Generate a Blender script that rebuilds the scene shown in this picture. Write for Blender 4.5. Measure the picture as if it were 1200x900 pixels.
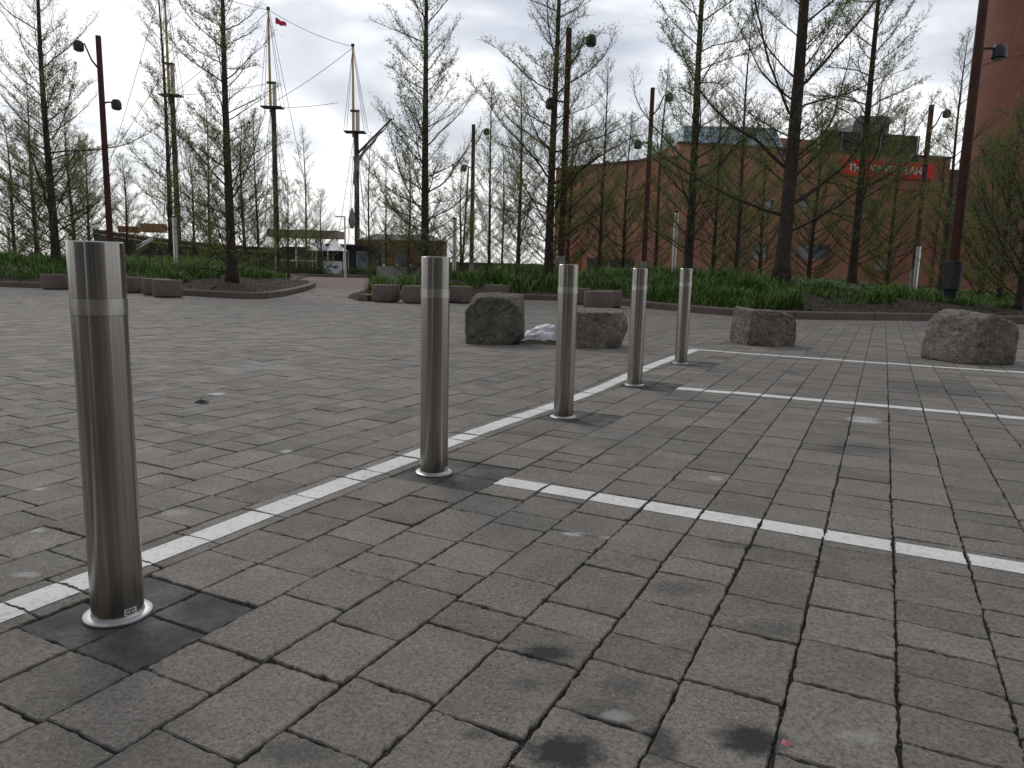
import bpy, bmesh, math, random
import numpy as np
from mathutils import Vector, Matrix
D = bpy.data
for o in list(D.objects): D.objects.remove(o, do_unlink=True)
S = bpy.context.scene
COL = S.collection
rad = math.radians
PI = math.pi

# ------------------------------------------------------------------ camera
CH, PITCH, ROLL, FPX = 0.873, 0.155061, 0.0246407, 862.41
_cp, _sp = math.cos(PITCH), math.sin(PITCH)
FW = np.array([0, _cp, -_sp]); _r = np.array([1., 0, 0]); _u = np.cross(_r, FW)
_c, _s = math.cos(ROLL), math.sin(ROLL)
RT = _c*_r + _s*_u; UP = -_s*_r + _c*_u
cd = D.cameras.new('camera'); cam = D.objects.new('camera', cd); COL.objects.link(cam)
cd.sensor_width = 36; cd.lens = FPX*36/1200; cd.clip_start = 0.05; cd.clip_end = 6000
M = Matrix(((RT[0], UP[0], -FW[0], 0), (RT[1], UP[1], -FW[1], 0), (RT[2], UP[2], -FW[2], CH), (0, 0, 0, 1)))
cam.matrix_world = M
S.camera = cam

def ray(px, py): return FW*FPX + RT*(px-600) + UP*(450-py)
def g(px, py, z=0.0):
    d = ray(px, py); t = (z-CH)/d[2]; return (d[0]*t, d[1]*t)
def at(px, py, Y):
    d = ray(px, py); t = Y/d[1]; return Vector((d[0]*t, Y, CH+d[2]*t))

# ------------------------------------------------------------------ world
SUN_EL, SUN_AZ = rad(42), rad(-28)          # azimuth from +Y towards +X
W = D.worlds.new('World'); S.world = W; W.use_nodes = True
nt = W.node_tree; N = nt.nodes; L = nt.links
for n in list(N): N.remove(n)
def nn(N, t, **k):
    n = N.new(t)
    for a, b in k.items(): setattr(n, a, b)
    return n
out = nn(N, 'ShaderNodeOutputWorld'); bg = nn(N, 'ShaderNodeBackground'); bg.inputs['Strength'].default_value = 0.1
sky = nn(N, 'ShaderNodeTexSky'); sky.sky_type = 'NISHITA'; sky.sun_disc = False
sky.sun_elevation = SUN_EL; sky.sun_rotation = SUN_AZ
tc = nn(N, 'ShaderNodeTexCoord'); sx = nn(N, 'ShaderNodeSeparateXYZ'); L.new(tc.outputs['Generated'], sx.inputs[0])
def mth(N, L, op, a, b=None, c=None, clamp=False):
    m = nn(N, 'ShaderNodeMath', operation=op); m.use_clamp = clamp
    for i, v in enumerate((a, b, c)):
        if v is None: continue
        if isinstance(v, (int, float)): m.inputs[i].default_value = v
        else: L.new(v, m.inputs[i])
    return m.outputs[0]
zz = mth(N, L, 'ADD', mth(N, L, 'MAXIMUM', sx.outputs['Z'], 0.0), 0.16)
cx = mth(N, L, 'DIVIDE', sx.outputs['X'], zz); cy = mth(N, L, 'DIVIDE', sx.outputs['Y'], zz)
cb = nn(N, 'ShaderNodeCombineXYZ'); L.new(cx, cb.inputs[0]); L.new(cy, cb.inputs[1]); cb.inputs[2].default_value = 3.1
n1 = nn(N, 'ShaderNodeTexNoise'); n1.inputs['Scale'].default_value = 0.85; n1.inputs['Detail'].default_value = 8; n1.inputs['Roughness'].default_value = 0.5; n1.inputs['Distortion'].default_value = 0.35
L.new(cb.outputs[0], n1.inputs['Vector'])
r1 = nn(N, 'ShaderNodeValToRGB'); e = r1.color_ramp.elements
e[0].position = 0.38; e[0].color = (3.7, 4.1, 4.9, 1)
e[1].position = 0.57; e[1].color = (11.2, 11.2, 11.3, 1)
k = e.new(0.46); k.color = (5.6, 6.0, 6.8, 1)
k = e.new(0.515); k.color = (7.6, 7.9, 8.5, 1)
L.new(n1.outputs['Fac'], r1.inputs[0])
# brighter, whiter cloud low in the sky
hz = nn(N, 'ShaderNodeMapRange'); hz.inputs['From Min'].default_value = 0.30; hz.inputs['From Max'].default_value = 0.0
hz.inputs['To Min'].default_value = 0.0; hz.inputs['To Max'].default_value = 0.8
L.new(sx.outputs['Z'], hz.inputs['Value'])
mh = nn(N, 'ShaderNodeMix', data_type='RGBA'); L.new(hz.outputs[0], mh.inputs['Factor'])
L.new(r1.outputs[0], mh.inputs['A']); mh.inputs['B'].default_value = (11.2, 11.1, 10.9, 1)
# the overcast is dimmer away from the sun side
bk = nn(N, 'ShaderNodeMapRange'); bk.inputs['From Min'].default_value = -0.7; bk.inputs['From Max'].default_value = 0.6
bk.inputs['To Min'].default_value = 0.8; bk.inputs['To Max'].default_value = 1.0
L.new(sx.outputs['Y'], bk.inputs['Value'])
mb = nn(N, 'ShaderNodeVectorMath', operation='SCALE'); L.new(mh.outputs['Result'], mb.inputs[0]); L.new(bk.outputs[0], mb.inputs['Scale'])
ms = nn(N, 'ShaderNodeMix', data_type='RGBA'); ms.inputs['Factor'].default_value = 0.9
L.new(sky.outputs[0], ms.inputs['A']); L.new(mb.outputs[0], ms.inputs['B'])
L.new(ms.outputs['Result'], bg.inputs['Color']); L.new(bg.outputs[0], out.inputs['Surface'])

sl = D.lights.new('sun', 'SUN'); sl.energy = 1.0; sl.angle = rad(22); sl.color = (1, 0.96, 0.9)
so = D.objects.new('sun', sl); COL.objects.link(so)
sd = Vector((math.sin(SUN_AZ)*math.cos(SUN_EL), math.cos(SUN_AZ)*math.cos(SUN_EL), math.sin(SUN_EL)))
so.rotation_euler = sd.to_track_quat('Z', 'Y').to_euler(); so.location = (-20, 30, 40)

S.view_settings.view_transform = 'Standard'; S.view_settings.look = 'None'
S.view_settings.gamma = 1; S.view_settings.exposure = 0.10; S.view_settings.use_curve_mapping = False
S.render.engine = 'CYCLES'

# ------------------------------------------------------------------ helpers
def tag(o, label=None, cat=None, group=None, kind=None, category=None):
    cat = cat or category
    if label: o['label'] = label
    if cat: o['category'] = cat
    if group: o['group'] = group
    if kind: o['kind'] = kind
    return o
def empty(name, loc=(0, 0, 0), rz=0, **k):
    o = D.objects.new(name, None); COL.objects.link(o); o.location = loc; o.rotation_euler = (0, 0, rz); o.empty_display_size = 0.1
    return tag(o, **k)
def link(name, me, m=None, parent=None, smooth=False, **k):
    if m is not None and not me.materials: me.materials.append(m)
    if smooth: me.polygons.foreach_set('use_smooth', [True]*len(me.polygons))
    o = D.objects.new(name, me); COL.objects.link(o)
    if parent: o.parent = parent
    return tag(o, **k)
def mesh(name, v, f):
    me = D.meshes.new(name); me.from_pydata([tuple(map(float, p)) for p in v], [], [tuple(map(int, q)) for q in f]); me.update(); return me
def qmesh(name, V, Q):
    """fast mesh from numpy verts (n,3) and quads (m,4)"""
    me = D.meshes.new(name); Q = np.asarray(Q, dtype=np.int32); n = len(Q)
    me.vertices.add(len(V)); me.vertices.foreach_set('co', np.asarray(V, dtype=np.float32).ravel())
    me.loops.add(n*4); me.loops.foreach_set('vertex_index', Q.ravel())
    me.polygons.add(n); me.polygons.foreach_set('loop_start', np.arange(n, dtype=np.int32)*4)
    me.polygons.foreach_set('loop_total', np.full(n, 4, dtype=np.int32))
    me.update(calc_edges=True); return me
class MB:
    def __init__(s): s.v = []; s.f = []
    def box(s, c, d, rz=0, tilt=None):
        i = len(s.v); cz, sz = math.cos(rz), math.sin(rz)
        for a in (-.5, .5):
            for b in (-.5, .5):
                for h in (-.5, .5):
                    x, y, z = a*d[0], b*d[1], h*d[2]
                    s.v.append((c[0]+x*cz-y*sz, c[1]+x*sz+y*cz, c[2]+z))
        for q in ((0,1,3,2),(4,6,7,5),(0,4,5,1),(2,3,7,6),(0,2,6,4),(1,5,7,3)): s.f.append(tuple(i+j for j in q))
        return s
    def tube(s, pts, rs, n=10, cap=True):
        pts = [Vector(p) for p in pts]
        if isinstance(rs, (int, float)): rs = [rs]*len(pts)
        base = len(s.v); up = None
        for j, p in enumerate(pts):
            t = (pts[min(j+1, len(pts)-1)]-pts[max(j-1, 0)]).normalized()
            if up is None: up = Vector((0, 1, 0)) if abs(t.y) < .9 else Vector((1, 0, 0))
            a = t.cross(up).normalized(); b = t.cross(a).normalized()
            up = -b if False else up
            for k in range(n):
                w = 2*PI*k/n; s.v.append(tuple(p+(a*math.cos(w)+b*math.sin(w))*rs[j]))
        for j in range(len(pts)-1):
            for k in range(n):
                a0 = base+j*n+k; a1 = base+j*n+(k+1) % n
                s.f.append((a0, a1, a1+n, a0+n))
        if cap:
            s.f.append(tuple(base+k for k in range(n))[::-1]); s.f.append(tuple(base+(len(pts)-1)*n+k for k in range(n)))
        return s
    def lathe(s, c, prof, n=32):
        base = len(s.v)
        for (r, z) in prof:
            for k in range(n):
                w = 2*PI*k/n; s.v.append((c[0]+r*math.cos(w), c[1]+r*math.sin(w), c[2]+z))
        for j in range(len(prof)-1):
            for k in range(n):
                a0 = base+j*n+k; a1 = base+j*n+(k+1) % n
                s.f.append((a0, a1, a1+n, a0+n))
        if prof[0][0] > 1e-4: s.f.append(tuple(base+k for k in range(n))[::-1])
        if prof[-1][0] > 1e-4: s.f.append(tuple(base+(len(prof)-1)*n+k for k in range(n)))
        return s
    def prism(s, poly, z0, z1):
        i = len(s.v); n = len(poly)
        for z in (z0, z1):
            for p in poly: s.v.append((p[0], p[1], z))
        s.f.append(tuple(i+k for k in range(n))[::-1]); s.f.append(tuple(i+n+k for k in range(n)))
        for k in range(n): s.f.append((i+k, i+(k+1) % n, i+n+(k+1) % n, i+n+k))
        return s
    def build(s, name, m, parent=None, smooth=False, bevel=0, **k):
        me = mesh(name, s.v, s.f)
        if smooth:
            me.polygons.foreach_set('use_smooth', [True]*len(me.polygons))
            if hasattr(me, 'set_sharp_from_angle'): me.set_sharp_from_angle(angle=rad(35))
        o = link(name, me, m, parent, **k)
        if bevel:
            b = o.modifiers.new('bevel', 'BEVEL'); b.width = bevel; b.segments = 2; b.limit_method = 'ANGLE'
        return o
def copy_tree(o, parent=None):
    c = o.copy(); COL.objects.link(c)
    if parent: c.parent = parent
    for ch in list(o.children): copy_tree(ch, c)
    return c

# ------------------------------------------------------------------ materials
def mat(name, col=(.5, .5, .5), rough=.7, metal=0.0, var=0.0, vs=3.0, bump=0.0, bs=30.0, bd=.01, spec=.3, col2=None, coords='Object'):
    m = D.materials.new(name); m.use_nodes = True; t = m.node_tree; N = t.nodes; L = t.links
    p = N['Principled BSDF']; p.inputs['Base Color'].default_value = (*col, 1); p.inputs['Roughness'].default_value = rough
    p.inputs['Metallic'].default_value = metal; p.inputs['Specular IOR Level'].default_value = spec
    tcn = N.new('ShaderNodeTexCoord')
    if var or col2:
        n = N.new('ShaderNodeTexNoise'); n.inputs['Scale'].default_value = vs; n.inputs['Detail'].default_value = 6; n.inputs['Roughness'].default_value = .65
        L.new(tcn.outputs[coords], n.inputs['Vector'])
        r = N.new('ShaderNodeValToRGB'); r.color_ramp.elements[0].position = .3; r.color_ramp.elements[1].position = .7
        c2 = col2 or tuple(min(1, c*(1+var)) for c in col); c1 = tuple(c*(1-var) for c in col) if not col2 else col
        r.color_ramp.elements[0].color = (*c1, 1); r.color_ramp.elements[1].color = (*c2, 1)
        L.new(n.outputs['Fac'], r.inputs[0]); L.new(r.outputs[0], p.inputs['Base Color'])
    if bump:
        n = N.new('ShaderNodeTexNoise'); n.inputs['Scale'].default_value = bs; n.inputs['Detail'].default_value = 8; n.inputs['Roughness'].default_value = .7
        L.new(tcn.outputs[coords], n.inputs['Vector'])
        b = N.new('ShaderNodeBump'); b.inputs['Strength'].default_value = bump; b.inputs['Distance'].default_value = bd
        L.new(n.outputs['Fac'], b.inputs['Height']); L.new(b.outputs[0], p.inputs['Normal'])
    return m
class NB:
    def __init__(s, m): s.N = m.node_tree.nodes; s.L = m.node_tree.links; s.p = s.N['Principled BSDF']
    def n(s, t, **k):
        n = s.N.new(t)
        for a, b in k.items():
            setattr(n, a, b)
        return n
    def l(s, a, b): s.L.new(a, b)
    def m(s, op, a, b=None, c=None, clamp=False): return mth(s.N, s.L, op, a, b, c, clamp)
    def noise(s, vec, sc, det=5, ro=.6, dist=0):
        n = s.n('ShaderNodeTexNoise'); n.inputs['Scale'].default_value = sc; n.inputs['Detail'].default_value = det; n.inputs['Roughness'].default_value = ro
        n.inputs['Distortion'].default_value = dist; s.l(vec, n.inputs['Vector']); return n.outputs['Fac']
    def rng(s, v, a, b, c, d):
        n = s.n('ShaderNodeMapRange'); s.l(v, n.inputs['Value'])
        for i, x in enumerate((a, b, c, d)): n.inputs[i+1].default_value = x
        return n.outputs[0]
    def mix(s, f, a, b, bt='MIX'):
        n = s.n('ShaderNodeMix', data_type='RGBA', blend_type=bt)
        for k, v in (('Factor', f), ('A', a), ('B', b)):
            if isinstance(v, (int, float)): n.inputs[k].default_value = v
            elif isinstance(v, tuple): n.inputs[k].default_value = (*v, 1)
            else: s.l(v, n.inputs[k])
        return n.outputs['Result']

TH = rad(63.6); UX, UY = math.cos(TH), math.sin(TH); VX, VY = math.sin(TH), -math.cos(TH)
P0 = (-0.9729, 1.7307)
def w2(u, v): return (P0[0]+u*UX+v*VX, P0[1]+u*UY+v*VY)
def uv(x, y): x -= P0[0]; y -= P0[1]; return (x*UX+y*UY, x*VX+y*VY)

def paver_material():
    m = mat('paver concrete', rough=.85); b = NB(m); pos = b.n('ShaderNodeNewGeometry').outputs['Position']
    at_ = b.n('ShaderNodeAttribute', attribute_name='tint').outputs['Fac']
    kd = b.n('ShaderNodeAttribute', attribute_name='kind').outputs['Fac']
    base = b.mix(at_, (.140, .126, .107), (.272, .246, .211))
    brick = b.mix(at_, (.235, .175, .155), (.32, .25, .225))
    dark = b.mix(at_, (.026, .026, .028), (.046, .045, .046))
    c = b.mix(b.m('GREATER_THAN', kd, 1.5), base, brick)
    isd = b.m('MULTIPLY', b.m('GREATER_THAN', kd, .5), b.m('LESS_THAN', kd, 1.5))
    c = b.mix(isd, c, dark)
    # broad weathering and mottling
    c = b.mix(b.rng(b.noise(pos, .55, 4, .6), .35, .7, 0, .42), c, (.115, .104, .092))
    c = b.mix(b.rng(b.noise(pos, 6, 6, .7), .42, .72, 0, .45), c, (.33, .30, .262))
    c = b.mix(b.rng(b.noise(pos, 90, 4, .8), .40, .62, .0, .62), c, (.045, .040, .034))
    # aggregate specks, pale and dark
    nz_ = b.n('ShaderNodeTexNoise'); nz_.inputs['Scale'].default_value = 260; nz_.inputs['Detail'].default_value = 3; b.l(pos, nz_.inputs['Vector'])
    wv = b.n('ShaderNodeVectorMath', operation='SCALE'); b.l(nz_.outputs['Color'], wv.inputs[0]); wv.inputs['Scale'].default_value = .007
    wp = b.n('ShaderNodeVectorMath', operation='ADD'); b.l(pos, wp.inputs[0]); b.l(wv.outputs[0], wp.inputs[1]); wp = wp.outputs[0]
    vo = b.n('ShaderNodeTexVoronoi'); vo.inputs['Scale'].default_value = 190; b.l(wp, vo.inputs['Vector'])
    vs_ = b.n('ShaderNodeSeparateColor'); b.l(vo.outputs['Color'], vs_.inputs[0])
    sp = b.m('MULTIPLY', b.m('LESS_THAN', vo.outputs['Distance'], .30), b.m('GREATER_THAN', vs_.outputs[0], .84))
    sp = b.m('MULTIPLY', sp, b.rng(isd, 0, 1, 1, .25))
    c = b.mix(b.m('MULTIPLY', sp, vs_.outputs[2]), c, (.42, .39, .36))
    dk = b.m('MULTIPLY', b.m('LESS_THAN', vo.outputs['Distance'], .34), b.m('LESS_THAN', vs_.outputs[0], .16))
    c = b.mix(b.m('MULTIPLY', dk, .75), c, (.022, .02, .02))
    vo2 = b.n('ShaderNodeTexVoronoi'); vo2.inputs['Scale'].default_value = 30; b.l(wp, vo2.inputs['Vector'])
    v2 = b.n('ShaderNodeSeparateColor'); b.l(vo2.outputs['Color'], v2.inputs[0])
    pit = b.m('MULTIPLY', b.m('LESS_THAN', vo2.outputs['Distance'], .075), b.m('GREATER_THAN', v2.outputs[1], .66))
    c = b.mix(b.m('MULTIPLY', pit, .85), c, (.02, .018, .017))
    # scratches: stretched thin noise
    mp = b.n('ShaderNodeMapping'); mp.inputs['Rotation'].default_value = (0, 0, .7); mp.inputs['Scale'].default_value = (3, 60, 1); b.l(pos, mp.inputs['Vector'])
    scr = b.rng(b.noise(mp.outputs[0], 1.0, 3, .6, .8), .70, .76, 0, .35)
    c = b.mix(scr, c, (.30, .28, .26))
    # oil drips and worn pale scuffs, each where it lies: (x, y, rx, ry, strength, pale?)
    st = []
    for (px, py, rx, ry, s_, pale) in ((640,767,.058,.040,.8,0),(662,882,.078,.055,.9,0),(880,868,.068,.052,.9,0),(614,803,.034,.026,.35,0),(560,861,.03,.02,.45,0),
            (735,805,.06,.04,.35,0),(700,835,.06,.04,.3,0),(905,740,.07,.05,.28,0),(790,690,.08,.05,.32,0),(776,872,.03,.06,.55,0),(345,880,.07,.035,.35,0),
            (455,668,.03,.03,.15,0),(1015,525,.16,.16,.35,0),(980,528,.06,.07,.35,0),(925,436,.09,.14,.4,0),(1100,455,.5,.45,.3,0),(830,425,.10,.12,.3,0),(865,640,.10,.03,.3,0),
            (1012,492,.10,.10,.75,1),(672,626,.035,.022,.6,1),(712,630,.025,.015,.35,1),(722,840,.03,.02,.35,1),(838,560,.03,.04,.4,1),(205,600,.05,.03,.25,1),(30,672,.04,.02,.4,1),
            (255,462,.055,.05,.9,1),(336,529,.03,.03,.6,1),(45,573,.025,.02,.5,1),(45,620,.022,.02,.5,1),(1010,865,.05,.02,.2,1),(300,430,.25,.3,.18,1)):
        x, y = g(px, py); a = b.n('ShaderNodeVectorMath', operation='SUBTRACT'); b.l(pos, a.inputs[0]); a.inputs[1].default_value = (x, y, 0)
        q = b.n('ShaderNodeVectorMath', operation='DIVIDE'); b.l(a.outputs[0], q.inputs[0]); q.inputs[1].default_value = (rx, ry, 1)
        ln = b.n('ShaderNodeVectorMath', operation='LENGTH'); b.l(q.outputs[0], ln.inputs[0]); st.append((ln.outputs['Value'], s_, pale))
    wob = b.rng(b.noise(pos, 34, 6, .75), .3, .7, -.34, .34)
    for d_, s_, pale in st:
        f = b.rng(b.m('ADD', d_, wob), .55, 1.25, min(.95, s_*1.15), 0)
        c = b.mix(f, c, (.46, .45, .43) if pale else (.018, .018, .018))
    b.l(c, b.p.inputs['Base Color'])
    bp = b.n('ShaderNodeBump'); bp.inputs['Strength'].default_value = .8; bp.inputs['Distance'].default_value = .003
    h = b.m('ADD', b.noise(pos, 140, 6, .75), b.m('MULTIPLY', pit, -1.2)); h = b.m('ADD', h, b.m('MULTIPLY', b.noise(pos, 18, 4, .6), 1.2))
    b.l(h, bp.inputs['Height']); b.l(bp.outputs[0], b.p.inputs['Normal'])
    b.l(b.rng(b.noise(pos, 4, 4), .3, .7, .62, .9), b.p.inputs['Roughness'])
    return m
MP = paver_material()

def joint_material():
    m = mat('joint sand', rough=.95); b = NB(m); pos = b.n('ShaderNodeNewGeometry').outputs['Position']
    c = b.mix(b.rng(b.noise(pos, 220, 3, .8), .35, .65, 0, 1), (.006, .005, .004), (.050, .044, .036))
    c = b.mix(b.rng(b.noise(pos, 3.2, 5, .6), .60, .70, 0, .8), c, (.042, .048, .018))
    c = b.mix(b.rng(b.noise(pos, 1.6, 5, .6), .58, .66, 0, .8), c, (.10, .088, .07))
    b.l(c, b.p.inputs['Base Color'])
    bp = b.n('ShaderNodeBump'); bp.inputs['Strength'].default_value = 1; bp.inputs['Distance'].default_value = .006
    b.l(b.noise(pos, 120, 5, .8), bp.inputs['Height']); b.l(bp.outputs[0], b.p.inputs['Normal'])
    return m
def paint_material():
    m = mat('road paint', rough=.7); b = NB(m); pos = b.n('ShaderNodeNewGeometry').outputs['Position']
    c = b.mix(b.rng(b.noise(pos, 5, 6, .7), .3, .75, 0, 1), (.58, .575, .55), (.74, .73, .70))
    c = b.mix(b.rng(b.noise(pos, 55, 6, .8), .53, .66, 0, .8), c, (.24, .225, .21))
    c = b.mix(b.rng(b.noise(pos, 14, 5, .7), .56, .70, 0, .5), c, (.34, .33, .31))
    b.l(c, b.p.inputs['Base Color'])
    bp = b.n('ShaderNodeBump'); bp.inputs['Strength'].default_value = .5; bp.inputs['Distance'].default_value = .002
    b.l(b.noise(pos, 130, 5, .8), bp.inputs['Height']); b.l(bp.outputs[0], b.p.inputs['Normal'])
    return m
MPAINT = paint_material()

def steel_material():
    m = mat('brushed steel', col=(.42, .40, .375), rough=.2, metal=1.0); b = NB(m)
    tcn = b.n('ShaderNodeTexCoord').outputs['Object']
    mp = b.n('ShaderNodeMapping'); mp.inputs['Scale'].default_value = (75, 75, .5); b.l(tcn, mp.inputs['Vector'])
    st = b.noise(mp.outputs[0], 1.0, 4, .7)
    c = b.mix(b.rng(st, .3, .7, 0, 1), (.27, .25, .225), (.56, .54, .50))  # vertical streaks of reflected surroundings put into the base colour
    sm = b.noise(tcn, 7, 5, .7)
    c = b.mix(b.rng(sm, .5, .75, 0, .3), c, (.30, .28, .25))
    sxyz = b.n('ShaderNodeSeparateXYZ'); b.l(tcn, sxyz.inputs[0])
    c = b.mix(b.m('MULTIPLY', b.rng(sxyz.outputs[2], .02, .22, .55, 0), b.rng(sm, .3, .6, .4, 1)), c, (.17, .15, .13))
    b.l(c, b.p.inputs['Base Color'])
    mp2 = b.n('ShaderNodeMapping'); mp2.inputs['Scale'].default_value = (6, 6, 900); b.l(tcn, mp2.inputs['Vector'])
    b.l(b.rng(b.noise(mp2.outputs[0], 1, 3, .6), .3, .7, .19, .23), b.p.inputs['Roughness'])
    b.p.inputs['Anisotropic'].default_value = .8; b.p.inputs['Anisotropic Rotation'].default_value = .25
    tg = b.n('ShaderNodeTangent', direction_type='RADIAL', axis='Z'); b.l(tg.outputs[0], b.p.inputs['Tangent'])
    return m
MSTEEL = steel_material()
MBAND = mat('steel band', (.60, .58, .54), .26, 1.0, var=.10, vs=20)
MRING = mat('flange steel', (.50, .50, .49), .42, .6, var=.15, vs=25, bump=.2, bs=80, bd=.001)
MBLACK = mat('black print', (.02, .02, .02), .6)
MWHITE = mat('white plastic', (.7, .7, .68), .5)

def stone_material(name, a, b_, c_):
    m = mat(name, rough=.92); b = NB(m); tcn = b.n('ShaderNodeTexCoord').outputs['Object']
    c = b.mix(b.rng(b.noise(tcn, 2.6, 7, .7, .5), .35, .65, 0, 1), a, b_)
    c = b.mix(b.rng(b.noise(tcn, 9, 7, .75, 1.2), .5, .68, 0, .75), c, c_)
    c = b.mix(b.rng(b.noise(tcn, 40, 5, .8), .35, .6, .6, 0), c, (.03, .028, .024))
    vr = b.n('ShaderNodeTexVoronoi', feature='DISTANCE_TO_EDGE'); vr.inputs['Scale'].default_value = 5.5
    wn = b.n('ShaderNodeTexNoise'); wn.inputs['Scale'].default_value = 6; wn.inputs['Detail'].default_value = 6; b.l(tcn, wn.inputs['Vector'])
    ws = b.n('ShaderNodeVectorMath', operation='SCALE'); b.l(wn.outputs['Color'], ws.inputs[0]); ws.inputs['Scale'].default_value = .35
    wa = b.n('ShaderNodeVectorMath', operation='ADD'); b.l(tcn, wa.inputs[0]); b.l(ws.outputs[0], wa.inputs[1]); b.l(wa.outputs[0], vr.inputs['Vector'])
    crack = b.rng(vr.outputs['Distance'], .0, .035, 1, 0)
    c = b.mix(b.m('MULTIPLY', crack, b.rng(b.noise(tcn, 4, 3), .45, .6, 0, .7)), c, (.03, .027, .022))
    b.l(c, b.p.inputs['Base Color'])
    bp = b.n('ShaderNodeBump'); bp.inputs['Strength'].default_value = 1.0; bp.inputs['Distance'].default_value = .05
    h = b.m('ADD', b.noise(tcn, 7, 10, .7, .6), b.m('MULTIPLY', b.noise(tcn, 34, 8, .8), .45))
    h = b.m('SUBTRACT', h, b.m('MULTIPLY', crack, .25)); b.l(h, bp.inputs['Height']); b.l(bp.outputs[0], b.p.inputs['Normal'])
    return m

def brick_material(name, c1, c2, mort, sc=1.0, vertical=True):
    m = mat(name, rough=.9); b = NB(m); tcn = b.n('ShaderNodeTexCoord').outputs['Object']
    bt = b.n('ShaderNodeTexBrick'); bt.inputs['Scale'].default_value = sc
    bt.inputs['Color1'].default_value = (*c1, 1); bt.inputs['Color2'].default_value = (*c2, 1); bt.inputs['Mortar'].default_value = (*mort, 1)
    bt.inputs['Brick Width'].default_value = .22; bt.inputs['Row Height'].default_value = .078; bt.inputs['Mortar Size'].default_value = .010; bt.inputs['Bias'].default_value = -.1
    if vertical:
        s_ = b.n('ShaderNodeSeparateXYZ'); b.l(tcn, s_.inputs[0]); cc = b.n('ShaderNodeCombineXYZ')
        b.l(b.m('ADD', s_.outputs[0], s_.outputs[1]), cc.inputs[0]); b.l(s_.outputs[2], cc.inputs[1]); b.l(cc.outputs[0], bt.inputs['Vector'])
    else: b.l(tcn, bt.inputs['Vector'])
    c = b.mix(b.rng(b.noise(tcn, .35, 6, .7), .35, .7, 0, .5), bt.outputs['Color'], tuple(x*.55 for x in c1))
    c = b.mix(b.rng(b.noise(tcn, 2.4, 6, .75), .5, .75, 0, .35), c, tuple(min(1, x*1.5) for x in c2))
    b.l(c, b.p.inputs['Base Color'])
    return m
MBRICK = brick_material('red brick', (.42, .175, .105), (.31, .13, .082), (.33, .24, .185))
MCHIM = brick_material('chimney brick', (.27, .10, .068), (.20, .078, .054), (.22, .15, .12))
MPATH = brick_material('path brick', (.21, .15, .135), (.165, .118, .108), (.09, .07, .062), vertical=False)
MPATH.node_tree.nodes['Brick Texture'].inputs['Row Height'].default_value = .11

# ------------------------------------------------------------------ beds
front_r = [g(425,353), g(470,350.5), g(540,350), g(600,351), g(660,352.5), g(723,357), g(780,363), g(860,370), g(930,373.5), g(1020,375), g(1102,376.2), g(1200,379.5), g(1290,384)]
front_r = [tuple(map(float, p)) for p in front_r]
front_l = [g(-140,332), g(0,336), g(49,337.5), g(120,340.5), g(210,345.8), g(287,349.9), g(318,348.5), g(340,344.5), g(358,339.5), g(366,335.5), g(364,333)]
front_l = [tuple(map(float, p)) for p in front_l]
def smooth_curve(P, n=8):
    out = []
    for i in range(len(P)-1):
        p0 = np.array(P[max(i-1, 0)]); p1 = np.array(P[i]); p2 = np.array(P[i+1]); p3 = np.array(P[min(i+2, len(P)-1)])
        for j in range(n):
            t = j/n; out.append(tuple(.5*((2*p1)+(-p0+p2)*t+(2*p0-5*p1+4*p2-p3)*t*t+(-p0+3*p1-3*p2+p3)*t**3)))
    out.append(tuple(P[-1])); return out
FR = smooth_curve(front_r); FL = smooth_curve(front_l)
polyR = FR + [(24, 22), (24, 40), (-1.5, 40), (-3.0, 34), (-4.4, 28), (-4.7, 23), (-4.4, 20)]
tip = FL[-1]
polyL = FL + [(tip[0]-1.2, tip[1]+1.2), (tip[0]-3.0, tip[1]+8), (-14, 50), (-42, 50), (-46, 26)]
def pip(x, y, P):
    """vectorised point in polygon"""
    x = np.asarray(x); y = np.asarray(y); ins = np.zeros(x.shape, bool); n = len(P)
    for i in range(n):
        x0, y0 = P[i]; x1, y1 = P[(i+1) % n]
        if y0 == y1: continue
        c = ((y0 > y) != (y1 > y)) & (x < (x1-x0)*(y-y0)/(y1-y0)+x0); ins ^= c
    return ins
def dist(x, y, P, closed=True):
    x = np.asarray(x); y = np.asarray(y); d = np.full(x.shape, 1e9); n = len(P)
    for i in range(n if closed else n-1):
        x0, y0 = P[i]; x1, y1 = P[(i+1) % n]; dx, dy = x1-x0, y1-y0; l2 = dx*dx+dy*dy+1e-12
        t = np.clip(((x-x0)*dx+(y-y0)*dy)/l2, 0, 1); d = np.minimum(d, np.hypot(x-x0-t*dx, y-y0-t*dy))
    return d
def bed_z(x, y, which):
    P = polyR if which == 'R' else polyL
    x = np.asarray(x, float); y = np.asarray(y, float)
    s = np.where(pip(x, y, P), 1, -1)*dist(x, y, P)
    t = np.clip(s/4.5, 0, 1); t = t*t*(3-2*t)
    amp = .52 if which == 'L' else (.08+.44*np.clip((13.0-x)/4.5, 0, 1))
    z = .11+amp*t+.03*np.sin(x*1.7+y)*np.clip(s, 0, 1)+.02*np.sin(x*4.1-y*2.3)*np.clip(s, 0, 1)
    return np.where(s < 0, .11+s*.9, z)
MSOIL = mat('mulch', (.022, .016, .012), .95, col2=(.085, .06, .043), vs=9, bump=1, bs=22, bd=.05)
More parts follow.
